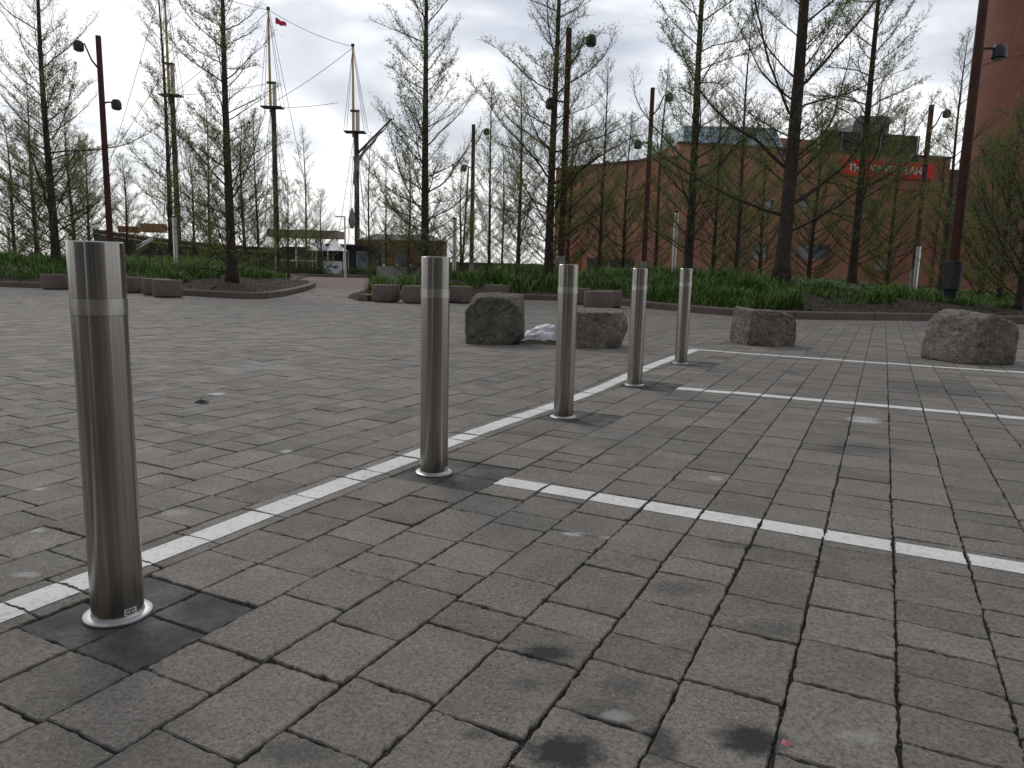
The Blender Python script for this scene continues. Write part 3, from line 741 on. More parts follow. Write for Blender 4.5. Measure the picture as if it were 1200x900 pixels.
def make_tree(seed, H, r0, cr, nprim=62, low=.07, asc=(28, 50), leaf=1.0, dens=1.0, custom=None, lean=0.0, flare=1.5, wob=.10):
    r = np.random.RandomState(seed)
    # trunk
    zs = np.linspace(0, 1, 26); tx = lean*zs**1.3*H + wob*np.sin(zs*5+r.rand()*6)*zs; ty = wob*np.sin(zs*4+r.rand()*6)*zs
    tx = tx-tx[0]
    C = np.stack([tx, ty, zs*H], 1); R = r0*(1-zs)**.85*(1+(flare-1)*np.exp(-zs*H/.35))+.006
    b = MB(); b.tube([C[i] for i in range(26)], list(R), 14)
    V = np.array(b.v); ang = np.arctan2(V[:, 1], V[:, 0]); V[:, :2] += (V[:, :2]-np.repeat(C[:, :2], 14, 0))*(.10*np.sin(ang*5+seed)*np.exp(-V[:, 2]/1.2))[:, None]
    b.v = [tuple(q) for q in V]
    trunk = mesh('trunk', b.v, b.f); trunk.polygons.foreach_set('use_smooth', [True]*len(trunk.polygons))
    cen = lambda t: np.array([np.interp(t, zs, C[:, 0]), np.interp(t, zs, C[:, 1]), t*H])
    PV, PQ, LS = [], [], []
    A1, B1, R1, R2 = [], [], [], []
    twA = []; twB = []; twd = []
    def primary(t, az, Lp, el, curve=.5, rk=1.0):
        base = cen(t); n = max(5, int(Lp/.28)); d = np.array([math.cos(az)*math.cos(el), math.sin(az)*math.cos(el), math.sin(el)])
        p = base.copy(); pts = [p.copy()]; st = Lp/n
        for i in range(n):
            d = d+np.array([0, 0, curve*st/Lp*1.0])+r.normal(0, .10, 3); d /= np.linalg.norm(d); p = p+d*st; pts.append(p.copy())
        pts = np.array(pts); tt = np.linspace(0, 1, n+1); rad_ = rk*(.004+.0068*Lp)*(1-tt)**.9+.0022
        A1.extend(pts[:-1]); B1.extend(pts[1:]); R1.extend(rad_[:-1]); R2.extend(rad_[1:])
        ns = int(Lp*8.0*dens)+3
        for j in range(ns):
            s = .14+.86*(j+r.rand())/ns; s = min(s, .999); fi = s*n; i0 = int(fi); q = pts[i0]+(pts[min(i0+1, n)]-pts[i0])*(fi-i0)
            dd = pts[min(i0+1, n)]-pts[i0]; dd /= np.linalg.norm(dd)+1e-9
            side = np.cross(dd, [0, 0, 1.]); side /= np.linalg.norm(side)+1e-9
            sg = 1 if j % 2 else -1; a_ = r.uniform(.5, 1.0)
            sdir = dd*math.cos(a_)+side*sg*math.sin(a_)*r.uniform(.5, 1)+np.array([0, 0, r.uniform(-.25, .65)]); sdir /= np.linalg.norm(sdir)
            ls = (.16+.42*Lp*(1-s)**.8*r.uniform(.4, 1.0)); ls = min(ls, 1.5)
            m = max(2, int(ls/.22)); pp = q.copy(); prev = pp
            for z_ in range(m):
                sdir = sdir+np.array([0, 0, .10])+r.normal(0, .12, 3); sdir /= np.linalg.norm(sdir); nxp = prev+sdir*ls/m
                fr = z_/m; A1.append(prev); B1.append(nxp); R1.append((.0014+.0034*ls)*(1-fr)+.0014); R2.append((.0014+.0034*ls)*(1-fr-1/m)+.0014)
                for w_ in range(int(2.6+r.rand()*2)):
                    f_ = r.rand(); twA.append(prev+(nxp-prev)*f_); twd.append(sdir)
                prev = nxp
    ga = 2.39996
    for i in range(nprim):
        t = low+(.985-low)*((i+.5*r.rand())/nprim)**1.25
        prof = (1-t)**.75*(.62+.38*min(1, (t-low)/.18))+.03
        primary(t, i*ga+r.normal(0, .3), cr*prof*(r.uniform(.45, 1.0) if r.rand() < .75 else r.uniform(1.0, 1.3)), rad(r.uniform(*asc))*(.75+.45*t), curve=r.uniform(.2, .8))
    for c in (custom or []): primary(*c)
    A1 = np.array(A1); B1 = np.array(B1)
    V1, Q1 = tubes_np(A1, B1, np.array(R1), np.array(R2), 4)
    twA = np.array(twA); twd = np.array(twd); m = len(twA)
    td = unit(twd+r.normal(0, .55, (m, 3))+np.array([0, 0, .1])); tl = r.uniform(.07, .26, m)
    twB = twA+td*tl[:, None]
    V2, Q2 = tubes_np(twA, twB, np.full(m, .0019), np.full(m, .0009), 3)
    br = qmesh('branches', np.vstack([V1, V2]), np.vstack([Q1, Q2+len(V1)]))
    # leaf sprays: several slim leaflets along every twig
    nl = 5; idx = np.repeat(np.arange(m), nl); keep = r.rand(len(idx)) < .95*leaf
    # clumps: foliage thicker on some branches than others
    cl = np.sin(twA[:, 0]*2.1+seed)+np.sin(twA[:, 1]*2.3)+np.sin(twA[:, 2]*1.9+1); keep &= (r.rand(len(idx)) < np.clip(.5+.45*cl[idx], .06, 1)*np.clip(1.25-twA[idx, 2]/H*.6, .5, 1.2))
    idx = idx[keep]; k = len(idx); P_ = twA[idx]+(twB-twA)[idx]*r.rand(k)[:, None]*1.1
    ld = unit(td[idx]*.6+r.normal(0, .7, (k, 3))); wd = unit(np.cross(ld, r.normal(0, 1, (k, 3)))); ll = r.uniform(.035, .085, k)[:, None]; lw = r.uniform(.006, .013, k)[:, None]
    LV = np.stack([P_, P_+ld*ll*.5+wd*lw, P_+ld*ll, P_+ld*ll*.5-wd*lw], 1).reshape(-1, 3); LQ = np.arange(k*4).reshape(-1, 4)
    fo = qmesh('foliage', LV, LQ)
    return trunk, br, fo
TM = {}
def tm(key, *a, **k): TM[key] = make_tree(*a, **k)
tm('A', 1, 12.5, .14, 4.0, 92, low=.04, asc=(15, 48))
tm('B', 2, 12.8, .14, 3.4, 100, low=.04, asc=(15, 48))
tm('C', 3, 10.6, .135, 3.0, 96, low=.03, asc=(10, 48))
tm('S', 4, 12, .10, 2.5, 80, low=.03, asc=(20, 50))
tm('T', 5, 11, .09, 2.8, 74, low=.03, asc=(25, 55))
tm('W', 6, 7.5, .09, 3.4, 70, low=.03, asc=(15, 55))
tm('G', 7, 15.5, .185, 4.3, 60, low=.16, leaf=1.2, custom=[(.135, 0.06, 5.6, rad(23), 1.1, 1.35), (.115, 3.1, 4.6, rad(18), .7, 1.2), (.19, 2.9, 5.2, rad(38), .6, 1.1), (.20, .3, 4.6, rad(52), .5, 1.1), (.27, 3.5, 5.2, rad(30), .7, 1.0), (.32, -.1, 4.4, rad(35), .6, 1.0), (.09, -.35, 4.2, rad(25), .8, 1.0)])
tm('E', 8, 14, .145, 3.8, 80, low=.06, leaf=1.4, asc=(15, 48))
tm('K', 9, 4.6, .07, 3.0, 46, low=.03, asc=(30, 68), leaf=.8, flare=1.1)
# (px of base, py of base, depth, mesh, scale, rotation, bed, foliage, label)
TR = [
 (66,306,27,'A',1.0,.3,'L','tall tree with wide spreading lower limbs at far left, behind the nearest bollard'),
 (18,304,36,'W',.9,1.2,'L','low twiggy tree at the far left edge, behind the tall spreading one'),
 (106,303,38,'W',.85,2.2,'L','low bushy tree behind the leftmost lamp post'),
 (44,304,33,'W',1.0,3.0,'L','low bushy tree close behind and left of the leftmost tall trunk'),
 (88,304,31,'W',.85,5.1,'L','low twiggy tree close behind and right of the leftmost tall trunk'),
 (150,304,42,'W',.8,.9,'L','low sparse tree in front of the black ship bow'),
 (338,311,40,'W',.7,2.0,'L','low greenish twiggy tree right of the middle mast'),
 (287,307,36,'W',.95,3.9,'L','broad low twiggy tree behind the mulch island of the left bed'),
 (540,310,36,'W',.8,4.4,'R','low wide bare tree beside the steel column in the middle'),
 (665,312,34,'W',.95,.7,'R','low twiggy tree behind the tall rusty lamp post foot'),
 (890,320,38,'W',1.1,3.3,'R','low twiggy tree close to the brick wall left of the thickest trunk'),
 (1172,336,21,'W',.75,2.7,'R','low branching tree between the big post and the right edge'),
 (201,300,34,'S',1.13,2.0,'L','tall airy tree rising in front of the left ship mast'),
 (228,304,38,'W',.8,.4,'L','low twiggy tree between the left mast and the nearest dark trunk of the left bed'),
 (272,331,21.5,'C',1.0,1.0,'L','dark conical tree growing from mulch at the right end of the left bed'),
 (303,309,33,'T',.66,.8,'L','small greenish tree just right of the conical one in the left bed'),
 (326,309,37,'T',.60,2.8,'L','small slim tree in front of the middle ship mast'),
 (247,306,30,'T',.62,4.0,'L','small twiggy tree just left of the conical one in the left bed'),
 (359,314,58,'S',.95,1.4,'N','slender bare tree standing alone past the end of the left bed'),
 (377,314,56,'W',.85,3.4,'N','small round bare tree left of the white lamp post in the gap'),
 (433,313,50,'S',.80,4.4,'N','slender tree right beside the right ship mast'),
 (452,313,48,'T',.72,5.2,'N','thin bare tree in front of the low red brown building'),
 (479,312,44,'W',1.0,1.0,'N','low wide bare tree before the low red brown building'),
 (498,318,25,'B',1.0,2.2,'R','full symmetric conical tree directly behind the second nearest bollard'),
 (573,310,34,'T',.80,1.9,'R','thin bare tree just right of the slim lamp post in the middle'),
 (607,311,33,'A',.70,2.9,'R','mid sized bare tree just left of the dark forked tree in the middle'),
 (588,311,39,'S',.62,.9,'R','thin faint tree between two bare trees over the middle of the right bed'),
 (643,320,24.5,'A',1.02,4.1,'R','dark tree with heavy flared base in the middle, left of the tall rusty lamp post'),
 (702,313,33,'T',.84,4.9,'R','slender tree before the plain end of the brick building'),
 (730,315,36,'W',1.0,2.5,'R','low spreading tree before the brick wall above a pale low box'),
 (768,316,34,'S',.80,3.3,'R','thin tree standing behind the lamp post left of the glazed roof'),
 (806,318,22.5,'E',.94,1.7,'R','tall leafy tree with straight trunk at the left end of the glazed roof'),
 (862,318,31,'T',.98,.5,'R','slender tree with a bushy base just left of the biggest trunk'),
 (835,318,35,'W',1.1,5.0,'R','low spreading tree before the lower windows of the brick building'),
 (916,323,19.5,'G',1.0,0,'R','biggest tree of the right bed, with the thickest trunk and a long limb sweeping right'),
 (948,321,33,'W',1.1,.2,'R','low twiggy tree just right of the thickest trunk'),
 (998,328,20.5,'E',.80,3.6,'R','tree standing in front of the red sign, its branches covering the sign'),
 (1040,325,31,'W',1.0,1.8,'R','low twiggy tree under the right end of the red sign'),
 (1103,331,26,'T',.82,.9,'R','slim tree between the right end of the brick building and the big rusty post'),
 (1150,333,24,'K',1.1,.4,'R','many stemmed shrubby tree in front of the brick chimney'),
 (1196,342,17.5,'K',1.1,2.0,'R','arching shrubby tree at the right edge of the view'),
]
for (px, py, Y, key, sc, rz, bed, lb) in TR:
    p = at(px, py, Y); z = float(bed_z(p.x, p.y, bed)) if bed in 'LR' else 0.0
    if bed in 'LR' and z < .05: z = .0
    t = empty('conifer_tree', (p.x, p.y, z-.04), rz, label=lb, cat='tree', group='young trees in the planting beds'); t.scale = (sc, sc, sc)
    tr, br, fo = TM[key]
    link('trunk', tr, MBARK, t); link('branches', br, MBRANCH, t); link('foliage', fo, MLEAFG if key in 'GEKB' else MLEAF, t)

# ------------------------------------------------------------------ grass and ground cover
def grass(which, n, seed):
    r = np.random.RandomState(seed); P = polyR if which == 'R' else polyL
    xs = [p[0] for p in P]; ys = [p[1] for p in P]
    m = n*4; x = r.uniform(min(xs), min(max(xs), 22), m); y = min(ys)+(r.rand(m)**1.5)*(min(max(ys), 37)-min(ys))
    s = dist(x, y, P); ok = pip(x, y, P) & (s > .32) & (np.abs(x) < y*.78+1)
    fd = dist(x, y, FR if which == 'R' else FL, False)
    nz_ = np.sin(x*1.3+1)+np.sin(y*1.9+x*.6)+np.sin(x*3.1-y*2.2)*.7+np.sin(x*7+y*5)*.4
    if which == 'R':
        strip = np.where(x > 6.2, 2.6+.5*nz_, np.where(x < 3.2, 1.15+.15*nz_, .55)); tuft = np.hypot(x-8.3, y-18.2) < .95
        ok &= (fd > strip*np.clip(1, 0, 9)) | tuft
    else: ok &= fd > (1.1+.25*nz_+1.2*(x > -9.5))
    ok &= (nz_ > -1.7) & (r.rand(m) < np.clip(.55+.5*np.sin(x*2.7+y*1.1)*np.sin(y*3.3-x), .15, 1))
    x, y, nz_, fd = x[ok][:n], y[ok][:n], nz_[ok][:n], fd[ok][:n]; k = len(x)
    # gather the blades into tufts
    cx_ = np.round(x/.24+r.normal(0, .2, k))*.24; cy_ = np.round(y/.24+r.normal(0, .2, k))*.24; f_ = r.uniform(0, .65, k)
    ax = x+(cx_-x)*f_; ay = y+(cy_-y)*f_; z = bed_z(ax, ay, which)-.02
    h = r.uniform(.12, .42, k)*(1+.38*np.clip(nz_, -1.3, 1)); h = h*(1+.35*(r.rand(k) < .07)); h = h*(.72+.5*(np.sin(cx_*5.1+cy_*3.3)*.5+.5)); h = h*np.where((x > 7.0) & (which == 'R'), .62, 1); a = r.rand(k)*2*PI; ln = h*r.uniform(.2, 1.15, k)
    a = np.where(r.rand(k) < .5, np.arctan2(y-cy_, x-cx_), a)
    w = r.uniform(.006, .012, k); dx, dy = np.cos(a), np.sin(a); b0 = np.stack([ax, ay, z], 1)
    sd_ = np.stack([-dy*w, dx*w, 0*w], 1)
    p1 = b0+np.stack([dx*ln*.35, dy*ln*.35, h*.62], 1); p2 = b0+np.stack([dx*ln*.95, dy*ln*.95, h*.95*(1-.25*ln/h)], 1)
    V = np.stack([b0-sd_, b0+sd_, p1-sd_*.85, p1+sd_*.85, p2-sd_*.15, p2+sd_*.15], 1).reshape(-1, 3)
    o = np.arange(k)[:, None]*6; Q = np.concatenate([o+np.array([[0, 1, 3, 2]]), o+np.array([[2, 3, 5, 4]])]).reshape(-1, 4)
    return qmesh('grass', V, Q)
MGRASS = mat('grass blades', (.045, .095, .016), .6, col2=(.16, .26, .055), vs=3.2, spec=.2)
link('grass', grass('R', 190000, 1), MGRASS, label='long green grass tufts covering the right planting bed', category='grass', kind='stuff')
link('grass', grass('L', 130000, 2), MGRASS, label='long green grass covering the left planting bed', category='grass', kind='stuff')
# small pale flowering ground cover patch under the trees at right, plus dead leaves on the mulch
r = np.random.RandomState(4); k = 2600
x = 9.3-1.2+r.normal(0, .8, k); y = 19.6+r.normal(0, .55, k); z = bed_z(x, y, 'R')+r.uniform(.02, .16, k)
P_ = np.stack([x, y, z], 1); a = unit(r.normal(0, 1, (k, 3))); b_ = unit(np.cross(a, r.normal(0, 1, (k, 3)))); s = r.uniform(.012, .026, (k, 1))
link('ground_cover', qmesh('ground_cover', np.stack([P_-a*s, P_+b_*s*.6, P_+a*s, P_-b_*s*.6], 1).reshape(-1, 3), np.arange(k*4).reshape(-1, 4)),
     mat('pale ground cover', (.09, .16, .06), .7, col2=(.30, .36, .24), vs=14), label='pale low ground cover around the trees left of the red sign', category='ground cover', kind='stuff')
k = 9000; x = r.uniform(-4, 19, k); y = r.uniform(13, 27, k); d_ = dist(x, y, FR, False); ok = pip(x, y, polyR) & (d_ > .2) & (d_ < 4.5); x, y = x[ok], y[ok]
x2 = r.uniform(-22, -6, 5000); y2 = r.uniform(17, 27, 5000); ok2 = pip(x2, y2, polyL) & (dist(x2, y2, FL, False) < 2.6) & (dist(x2, y2, FL, False) > .2); x2, y2 = x2[ok2], y2[ok2]
z = np.concatenate([bed_z(x, y, 'R'), bed_z(x2, y2, 'L')])+.012; x = np.concatenate([x, x2]); y = np.concatenate([y, y2]); k = len(x)
P_ = np.stack([x, y, z], 1); a = unit(r.normal(0, 1, (k, 3))*np.array([1, 1, .35])); b_ = unit(np.cross(a, np.array([0, 0, 1.])+r.normal(0, .35, (k, 3)))); s = r.uniform(.02, .05, (k, 1))
link('leaf_litter', qmesh('leaf_litter', np.stack([P_-a*s, P_+b_*s*.6, P_+a*s, P_-b_*s*.6], 1).reshape(-1, 3), np.arange(k*4).reshape(-1, 4)),
     mat('dead leaves', (.075, .045, .028), .85, col2=(.20, .13, .085), vs=9), label='brown dead leaves scattered over the mulch behind the kerbs', category='leaf litter', kind='stuff')

# ------------------------------------------------------------------ lamp posts and light columns
MRUST = mat('rusty post paint', (.045, .016, .012), .7, col2=(.085, .036, .022), vs=3, bump=.2, bs=20)
MDGREY = mat('dark grey metal', (.045, .047, .05), .55, .3, var=.2, vs=4)
MLUM = mat('lamp housing', (.035, .037, .042), .45, .3)
MGALV = mat('galvanised steel', (.27, .28, .29), .5, .7, var=.18, vs=8)
MGLASS = mat('lamp glass', (.25, .26, .27), .2, spec=.6)
def lamp_post(base, Ht, side, r=.11, hl=.72, label='', foot='plain', rz=0, mat_=None):
    t = empty('lamp_post', base, rz, label=label, cat='lamp post', group='rusty lamp posts with two round lamps')
    MB().tube([(0, 0, 1.3 if foot != 'none' else 0), (0, 0, Ht)], [r, r*.82], 16).build('post', mat_ or MRUST, t, True)
    if foot == 'box':
        MB().lathe((0, 0, 0), [(r*1.15, 0), (r*1.15, .60), (r*1.25, .62)], 20).build('foot', MDGREY, t, True)
        MB().lathe((0, 0, 0), [(r*1.4, .60), (r*1.7, .62), (r*1.7, 1.3), (r*1.0, 1.32)], 20).build('junction_box', MDGREY, t, True)
    else: MB().lathe((0, 0, 0), [(r*1.35, 0), (r*1.35, .05), (r*1.15, .06), (r*1.12, 1.3), (r*.9, 1.32)], 16).build('foot', MGALV, t, True)
    for (sg, z, up, ln) in ((side, Ht-1.15, 1, .62), (-side, Ht-2.25, 0, .42)):
        a = MB(); e = (sg*ln, 0, z+(.90 if up else .08))
        a.tube([(0, 0, z), (sg*ln*.45, 0, z+(.35 if up else .06)), (sg*ln*.8, 0, e[2]-.02), e], [.035, .032, .028, .026], 8)
        arm = a.build('arm', MDGREY, t, True)
        h = MB(); h.lathe((e[0]+sg*.08, 0, e[2]-.26), [(.12, 0), (.165, .03), (.17, .18), (.15, .27), (.10, .33), (.0001, .35)], 20); hd = h.build('lamp_head', MLUM, t, True)
        MB().lathe((e[0]+sg*.08, 0, e[2]-.275), [(.0001, 0), (.11, 0), (.125, .016)], 20).build('lens', MGLASS, hd, True)
    return t
def post_at(px, topy, Y, **k):
    tp = at(px, topy, Y); return lamp_post((tp.x, tp.y, .02), tp.z-.02, **k)
post_at(115, 42, 27, side=-1, label='leftmost rusty lamp post, rising behind the nearest bollard')
post_at(555, 146, 41, side=1, r=.12, label='slim distant lamp post in the middle, right of the second nearest bollard')
post_at(667, 33, 24.5, side=1, label='tall rusty lamp post beside the dark tree, directly above the middle bollard')
post_at(765, 103, 32, side=1, label='rusty lamp post in front of the plain end of the brick building')
post_at(1092, 123, 34, side=1, r=.13, foot='plain', label='dark lamp post in front of the right end of the red sign')
big = at(1155, 0, 18.6)
t = post_at(1160, -60, 18.6, side=-1, r=.125, foot='box', label='biggest nearest rusty lamp post, with a grey box at its foot, before the chimney')
def light_column(px, top, Y, label, rr=.075, z0=.5):
    p = at(px, top, Y); t = empty('light_column', (p.x, p.y, z0), label=label, cat='light column', group='slim steel light columns')
    h = p.z-z0
    MB().lathe((0, 0, 0), [(rr*1.25, 0), (rr*1.25, .22), (rr*1.0, .24)], 16).build('foot', MDGREY, t, True)
    MB().lathe((0, 0, 0), [(rr, .24), (rr, h-.06)], 16).build('tube', mat('brushed column', (.55, .55, .56), .3, .9, var=.1), t, True)
    MB().lathe((0, 0, 0), [(rr*1.05, h-.06), (rr*1.05, h), (.0001, h+.01)], 16).build('cap', MDGREY, t, True)
light_column(204, 253, 26, 'slim steel light column in the left bed below the left ship mast', z0=.4)
light_column(533, 255, 27, 'slim steel light column just right of the second nearest bollard')
light_column(793, 247, 24, 'slim steel light column between the fourth and fifth bollard', rr=.07)
light_column(1077, 287, 29, 'short steel light column at the foot of the lamp post by the red sign', rr=.09, z0=.2)
light_column(9, 268, 40, 'pale steel light column at the far left edge', rr=.09, z0=.2)
# lamp above the parapet
MWP = mat('white paint metal', (.62, .62, .60), .5, var=.1)
p = at(404, 254, 46); t = empty('lamp_post', (p.x, p.y, 0), label='slim white lamp post with a flat head in the gap between the beds', cat='lamp post')
MB().tube([(0, 0, 0), (0, 0, p.z)], [.07, .045], 10).build('post', MWP, t, True)
MB().box((-.28, 0, p.z), (.62, .2, .07)).build('lamp_head', MWP, t, bevel=.02)

# ------------------------------------------------------------------ brick building
def wall_frame(pa, pb):
    a = Vector((pa[0], pa[1], 0)); b = Vector((pb[0], pb[1], 0)); d = b-a; return a, d.length, math.atan2(d.y, d.x)
# main block: front runs from A to B; local x along the facade, local y away from camera
A = (at(795, 200, 50).x, 50.0); Bp = (at(1113, 200, 53.6).x, 53.6)
a, LF, ang = wall_frame(A, Bp)
HM = at(795, 169, 50).z
bl = empty('brick_building', a, ang, label='red brick gallery building with red sign, glazed roof and louvred roof screen', cat='building')
inv = Matrix.Rotation(-ang, 4, 'Z')
def loc(px, py):
    """point of the facade plane seen at a pixel, in facade coordinates"""
    d = ray(px, py); n_ = Vector((-math.sin(ang), math.cos(ang), 0)); t = (a-Vector((0, 0, 0))).dot(n_)/(Vector(d).dot(n_)); w = Vector(d)*t; w.z += CH
    q = inv @ (w-a); return q.x, w.z
HR = loc(1113, 186)[1]; HM = max(HM, HR)
WX = LF
# facade built around its window openings
wins = []
for (px0, py0, px1, py1) in ((838,175,846,184),(913,175,921,184),(868,176,874,184),(895,234,906,252),(858,234,866,252),(940,234,948,251),(983,234,991,252),(1020,234,1029,252),(935,286,972,304),(884,286,900,304)):
    x0, z1 = loc(px0, py0); x1, z0 = loc(px1, py1); wins.append((x0, x1, z0, z1))
def facade(L_, H_, wins, thick=.35):
    xs = sorted({0, L_, *[w[0] for w in wins], *[w[1] for w in wins]}); zs = sorted({0, H_, *[w[2] for w in wins], *[w[3] for w in wins]})
    b = MB()
    for i in range(len(xs)-1):
        for j in range(len(zs)-1):
            cx_, cz_ = (xs[i]+xs[i+1])/2, (zs[j]+zs[j+1])/2
            hole = any(w[0] < cx_ < w[1] and w[2] < cz_ < w[3] for w in wins)
            k = len(b.v); y0 = .25 if hole else 0
            if hole: continue
            b.v += [(xs[i], 0, zs[j]), (xs[i+1], 0, zs[j]), (xs[i+1], 0, zs[j+1]), (xs[i], 0, zs[j+1])]; b.f.append((k, k+1, k+2, k+3))
    for (x0, x1, z0, z1) in wins:
        k = len(b.v); b.v += [(x0, 0, z0), (x1, 0, z0), (x1, 0, z1), (x0, 0, z1), (x0, .25, z0), (x1, .25, z0), (x1, .25, z1), (x0, .25, z1)]
        b.f += [(k, k+1, k+5, k+4), (k+1, k+2, k+6, k+5), (k+2, k+3, k+7, k+6), (k+3, k, k+4, k+7)]
    return b
b = facade(LF, HM, wins); k = len(b.v); DEP = 16
b.v += [(0, 0, 0), (0, DEP, 0), (0, DEP, HM), (0, 0, HM), (LF, 0, 0), (LF, DEP, 0), (LF, DEP, HM), (LF, 0, HM)]
b.f += [(k+1, k, k+3, k+2), (k+4, k+5, k+6, k+7), (k+5, k+1, k+2, k+6)]
b.build('wall', MBRICK, bl)
MCOP = mat('coping', (.10, .085, .075), .7, var=.2)
b = MB().box((LF/2, .12, HM+.06), (LF+.2, .5, .12)); b.build('parapet_coping', MCOP, bl)
MB().box((LF/2, DEP/2+.3, HM-.3), (LF-.1, DEP-.7, .1)).build('roof', mat('flat roof', (.12, .12, .12), .9), bl)
MB().box((LF/2, -.03, .35), (LF, .06, .12)).build('plinth_band', MCOP, bl)
MB().box((LF*.80, -.02, loc(1050, 222)[1]), (LF*.36, .05, .07)).build('string_course', MCOP, bl)
MWIN = mat('window glass', (.10, .13, .18), .12, spec=.8, var=.3, vs=.6)
MFRM = mat('window frame', (.12, .13, .14), .5)
for (x0, x1, z0, z1) in wins:
    f = MB(); w_ = .06
    for (c, d) in (((x0+w_/2, .2, (z0+z1)/2), (w_, .08, z1-z0)), ((x1-w_/2, .2, (z0+z1)/2), (w_, .08, z1-z0)), (((x0+x1)/2, .2, z1-w_/2), (x1-x0-2*w_, .08, w_)), (((x0+x1)/2, .2, z0+w_/2), (x1-x0-2*w_, .08, w_)), (((x0+x1)/2, .2, z0+(z1-z0)*.55), (x1-x0-2*w_, .06, w_*.7))): f.box(c, d)
    fo = f.build('window', MFRM, bl); MB().box(((x0+x1)/2, .22, (z0+z1)/2), (x1-x0, .02, z1-z0)).build('pane', MWIN, fo)
# glazed roof
x0, z1 = loc(815, 146); x1, _ = loc(925, 146); zt = loc(870, 142)[1]
gl = MB(); s_ = 1.2
gl.v = [(x0-.6, .6, HM+.12), (x1, .6, HM+.12), (x1, .6+s_, zt), (x0, .6+s_, zt-.2), (x0-.6, 6, HM+.12), (x1, 6, HM+.12), (x1, 5, zt), (x0, 5, zt-.2)]
gl.f = [(0, 1, 2, 3), (3, 2, 6, 7), (5, 4, 7, 6), (1, 5, 6, 2), (4, 0, 3, 7)]
mg = mat('blue green glazing', (.13, .22, .26), .22, spec=.7); bb = NB(mg); tco = bb.n('ShaderNodeTexCoord').outputs['Object']
vv = bb.n('ShaderNodeTexVoronoi'); vv.inputs['Scale'].default_value = 1.4; bb.l(tco, vv.inputs['Vector'])
bb.l(bb.mix(bb.rng(vv.outputs['Distance'], .2, .7, 0, 1), (.28, .42, .48), (.07, .13, .16)), bb.p.inputs['Base Color'])
gr = gl.build('glazed_roof', mg, bl); f = MB(); nbar = 9
for i in range(nbar+1):
    t_ = i/nbar; f.tube([(x0-.6+(x1-x0+.6)*t_, .57, HM+.14), (x0+(x1-x0)*t_, .57+s_, zt-.2+.2*t_+.02)], .035, 4)
f.tube([(x0, .56+s_, zt-.18), (x1, .56+s_, zt+.02)], .06, 6); f.tube([(x0-.3, .56+s_*.5, (HM+zt)/2), (x1, .56+s_*.5, (HM+zt)/2+.1)], .03, 4)
f.build('glazing_bars', MWP, gr)
# louvre screen
x0, z1 = loc(972, 154); x1, z1b = loc(1088, 152); b = MB(); nb = 17
lz0 = HM+.15; z1 = (z1+z1b)/2
lo = MB().box(((x0+x1)/2, 1.0, (lz0+z1)/2), (x1-x0, .1, z1-lz0)).build('roof_screen', mat('screen backing', (.035, .038, .04), .8), bl)
for i in range(nb):
    z = lz0+(z1-lz0)*(i+.5)/nb; b.box(((x0+x1)/2, .90, z), (x1-x0, .1, (z1-lz0)/nb*.45))
b.build('louvres', mat('louvre metal', (.10, .11, .115), .55, .3, var=.15), lo)
for i in range(6):
    x = x0+(x1-x0)*i/5; MB().box((x, .82, (lz0+z1)/2), (.08, .06, z1-lz0)).build('post', MGALV, lo)
xs0, zz1 = loc(926, 158); MB().box(((xs0+x0)/2, 2.2, (HM+.1+zz1)/2), (x0-xs0-.1, 2.0, zz1-HM-.1)).build('stair_head', MBRICK, bl)
x0, z1 = loc(1024, 127); x1, _ = loc(1069, 127)
hood = MB(); pr = []
for i in range(9):
    t_ = i/8; pr.append((x0+.1+t_*.5, z1-.5+.5*math.sin(t_*PI/2)))
pts = [(x0, HM+.1)]+[(x0+.02, z1-.7)]+pr+[(x1-.1, z1+.05), (x1, z1-.3), (x1, HM+.1)]
k = len(pts)
for yy in (2.2, 5.0):
    for (x, z) in pts: hood.v.append((x, yy, z))
hood.f = [tuple(range(k)), tuple(range(k, 2*k))[::-1]]+[(i, i+k, (i+1) % k+k, (i+1) % k) for i in range(k)]
hd = hood.build('air_handler', mat('duct metal', (.21, .22, .23), .5, .5, var=.15), bl)
b = MB()
for i in range(8): b.box(((x0+x1)/2, 2.17, z1-.45-.28*i), (x1-x0-.15, .05, .05))
b.build('duct_ribs', MGALV, hd)
# the sign
sxl, szt = loc(984, 194); sxr, szb = loc(1090, 212)
szt = loc(1090, 193)[1]; szb = loc(1090, 211)[1]
MRED = mat('red sign board', (.62, .035, .018), .5)
sg = MB().box(((sxl+sxr)/2, -.12, (szt+szb)/2), (sxr-sxl, .22, szt-szb)).build('sign_board', MRED, bl, label='red sign with white capitals')
cu = D.curves.new('text', 'FONT'); cu.body = 'THE POWER PLANT'; cu.size = 1.0; cu.extrude = .02; cu.offset = .012
to = D.objects.new('tmp', cu); COL.objects.link(to); bpy.context.view_layer.update()
me = D.meshes.new_from_object(to.evaluated_get(bpy.context.evaluated_depsgraph_get())); D.objects.remove(to)
co = np.array([v.co[:] for v in me.vertices]); mn = co.min(0); mx = co.max(0)
tw = (sxr-sxl)*.86; th_ = (szt-szb)*.50
co[:, 0] = (co[:, 0]-mn[0])/(mx[0]-mn[0])*tw+sxl+(sxr-sxl)*.07; zc = (co[:, 1]-mn[1])/(mx[1]-mn[1])*th_+szb+(szt-szb)*.25; yc = -.25-co[:, 2]
me.vertices.foreach_set('co', np.stack([co[:, 0], yc, zc], 1).astype(np.float32).ravel()); me.update()
link('lettering', me, mat('white letters', (.75, .75, .75), .6), sg)
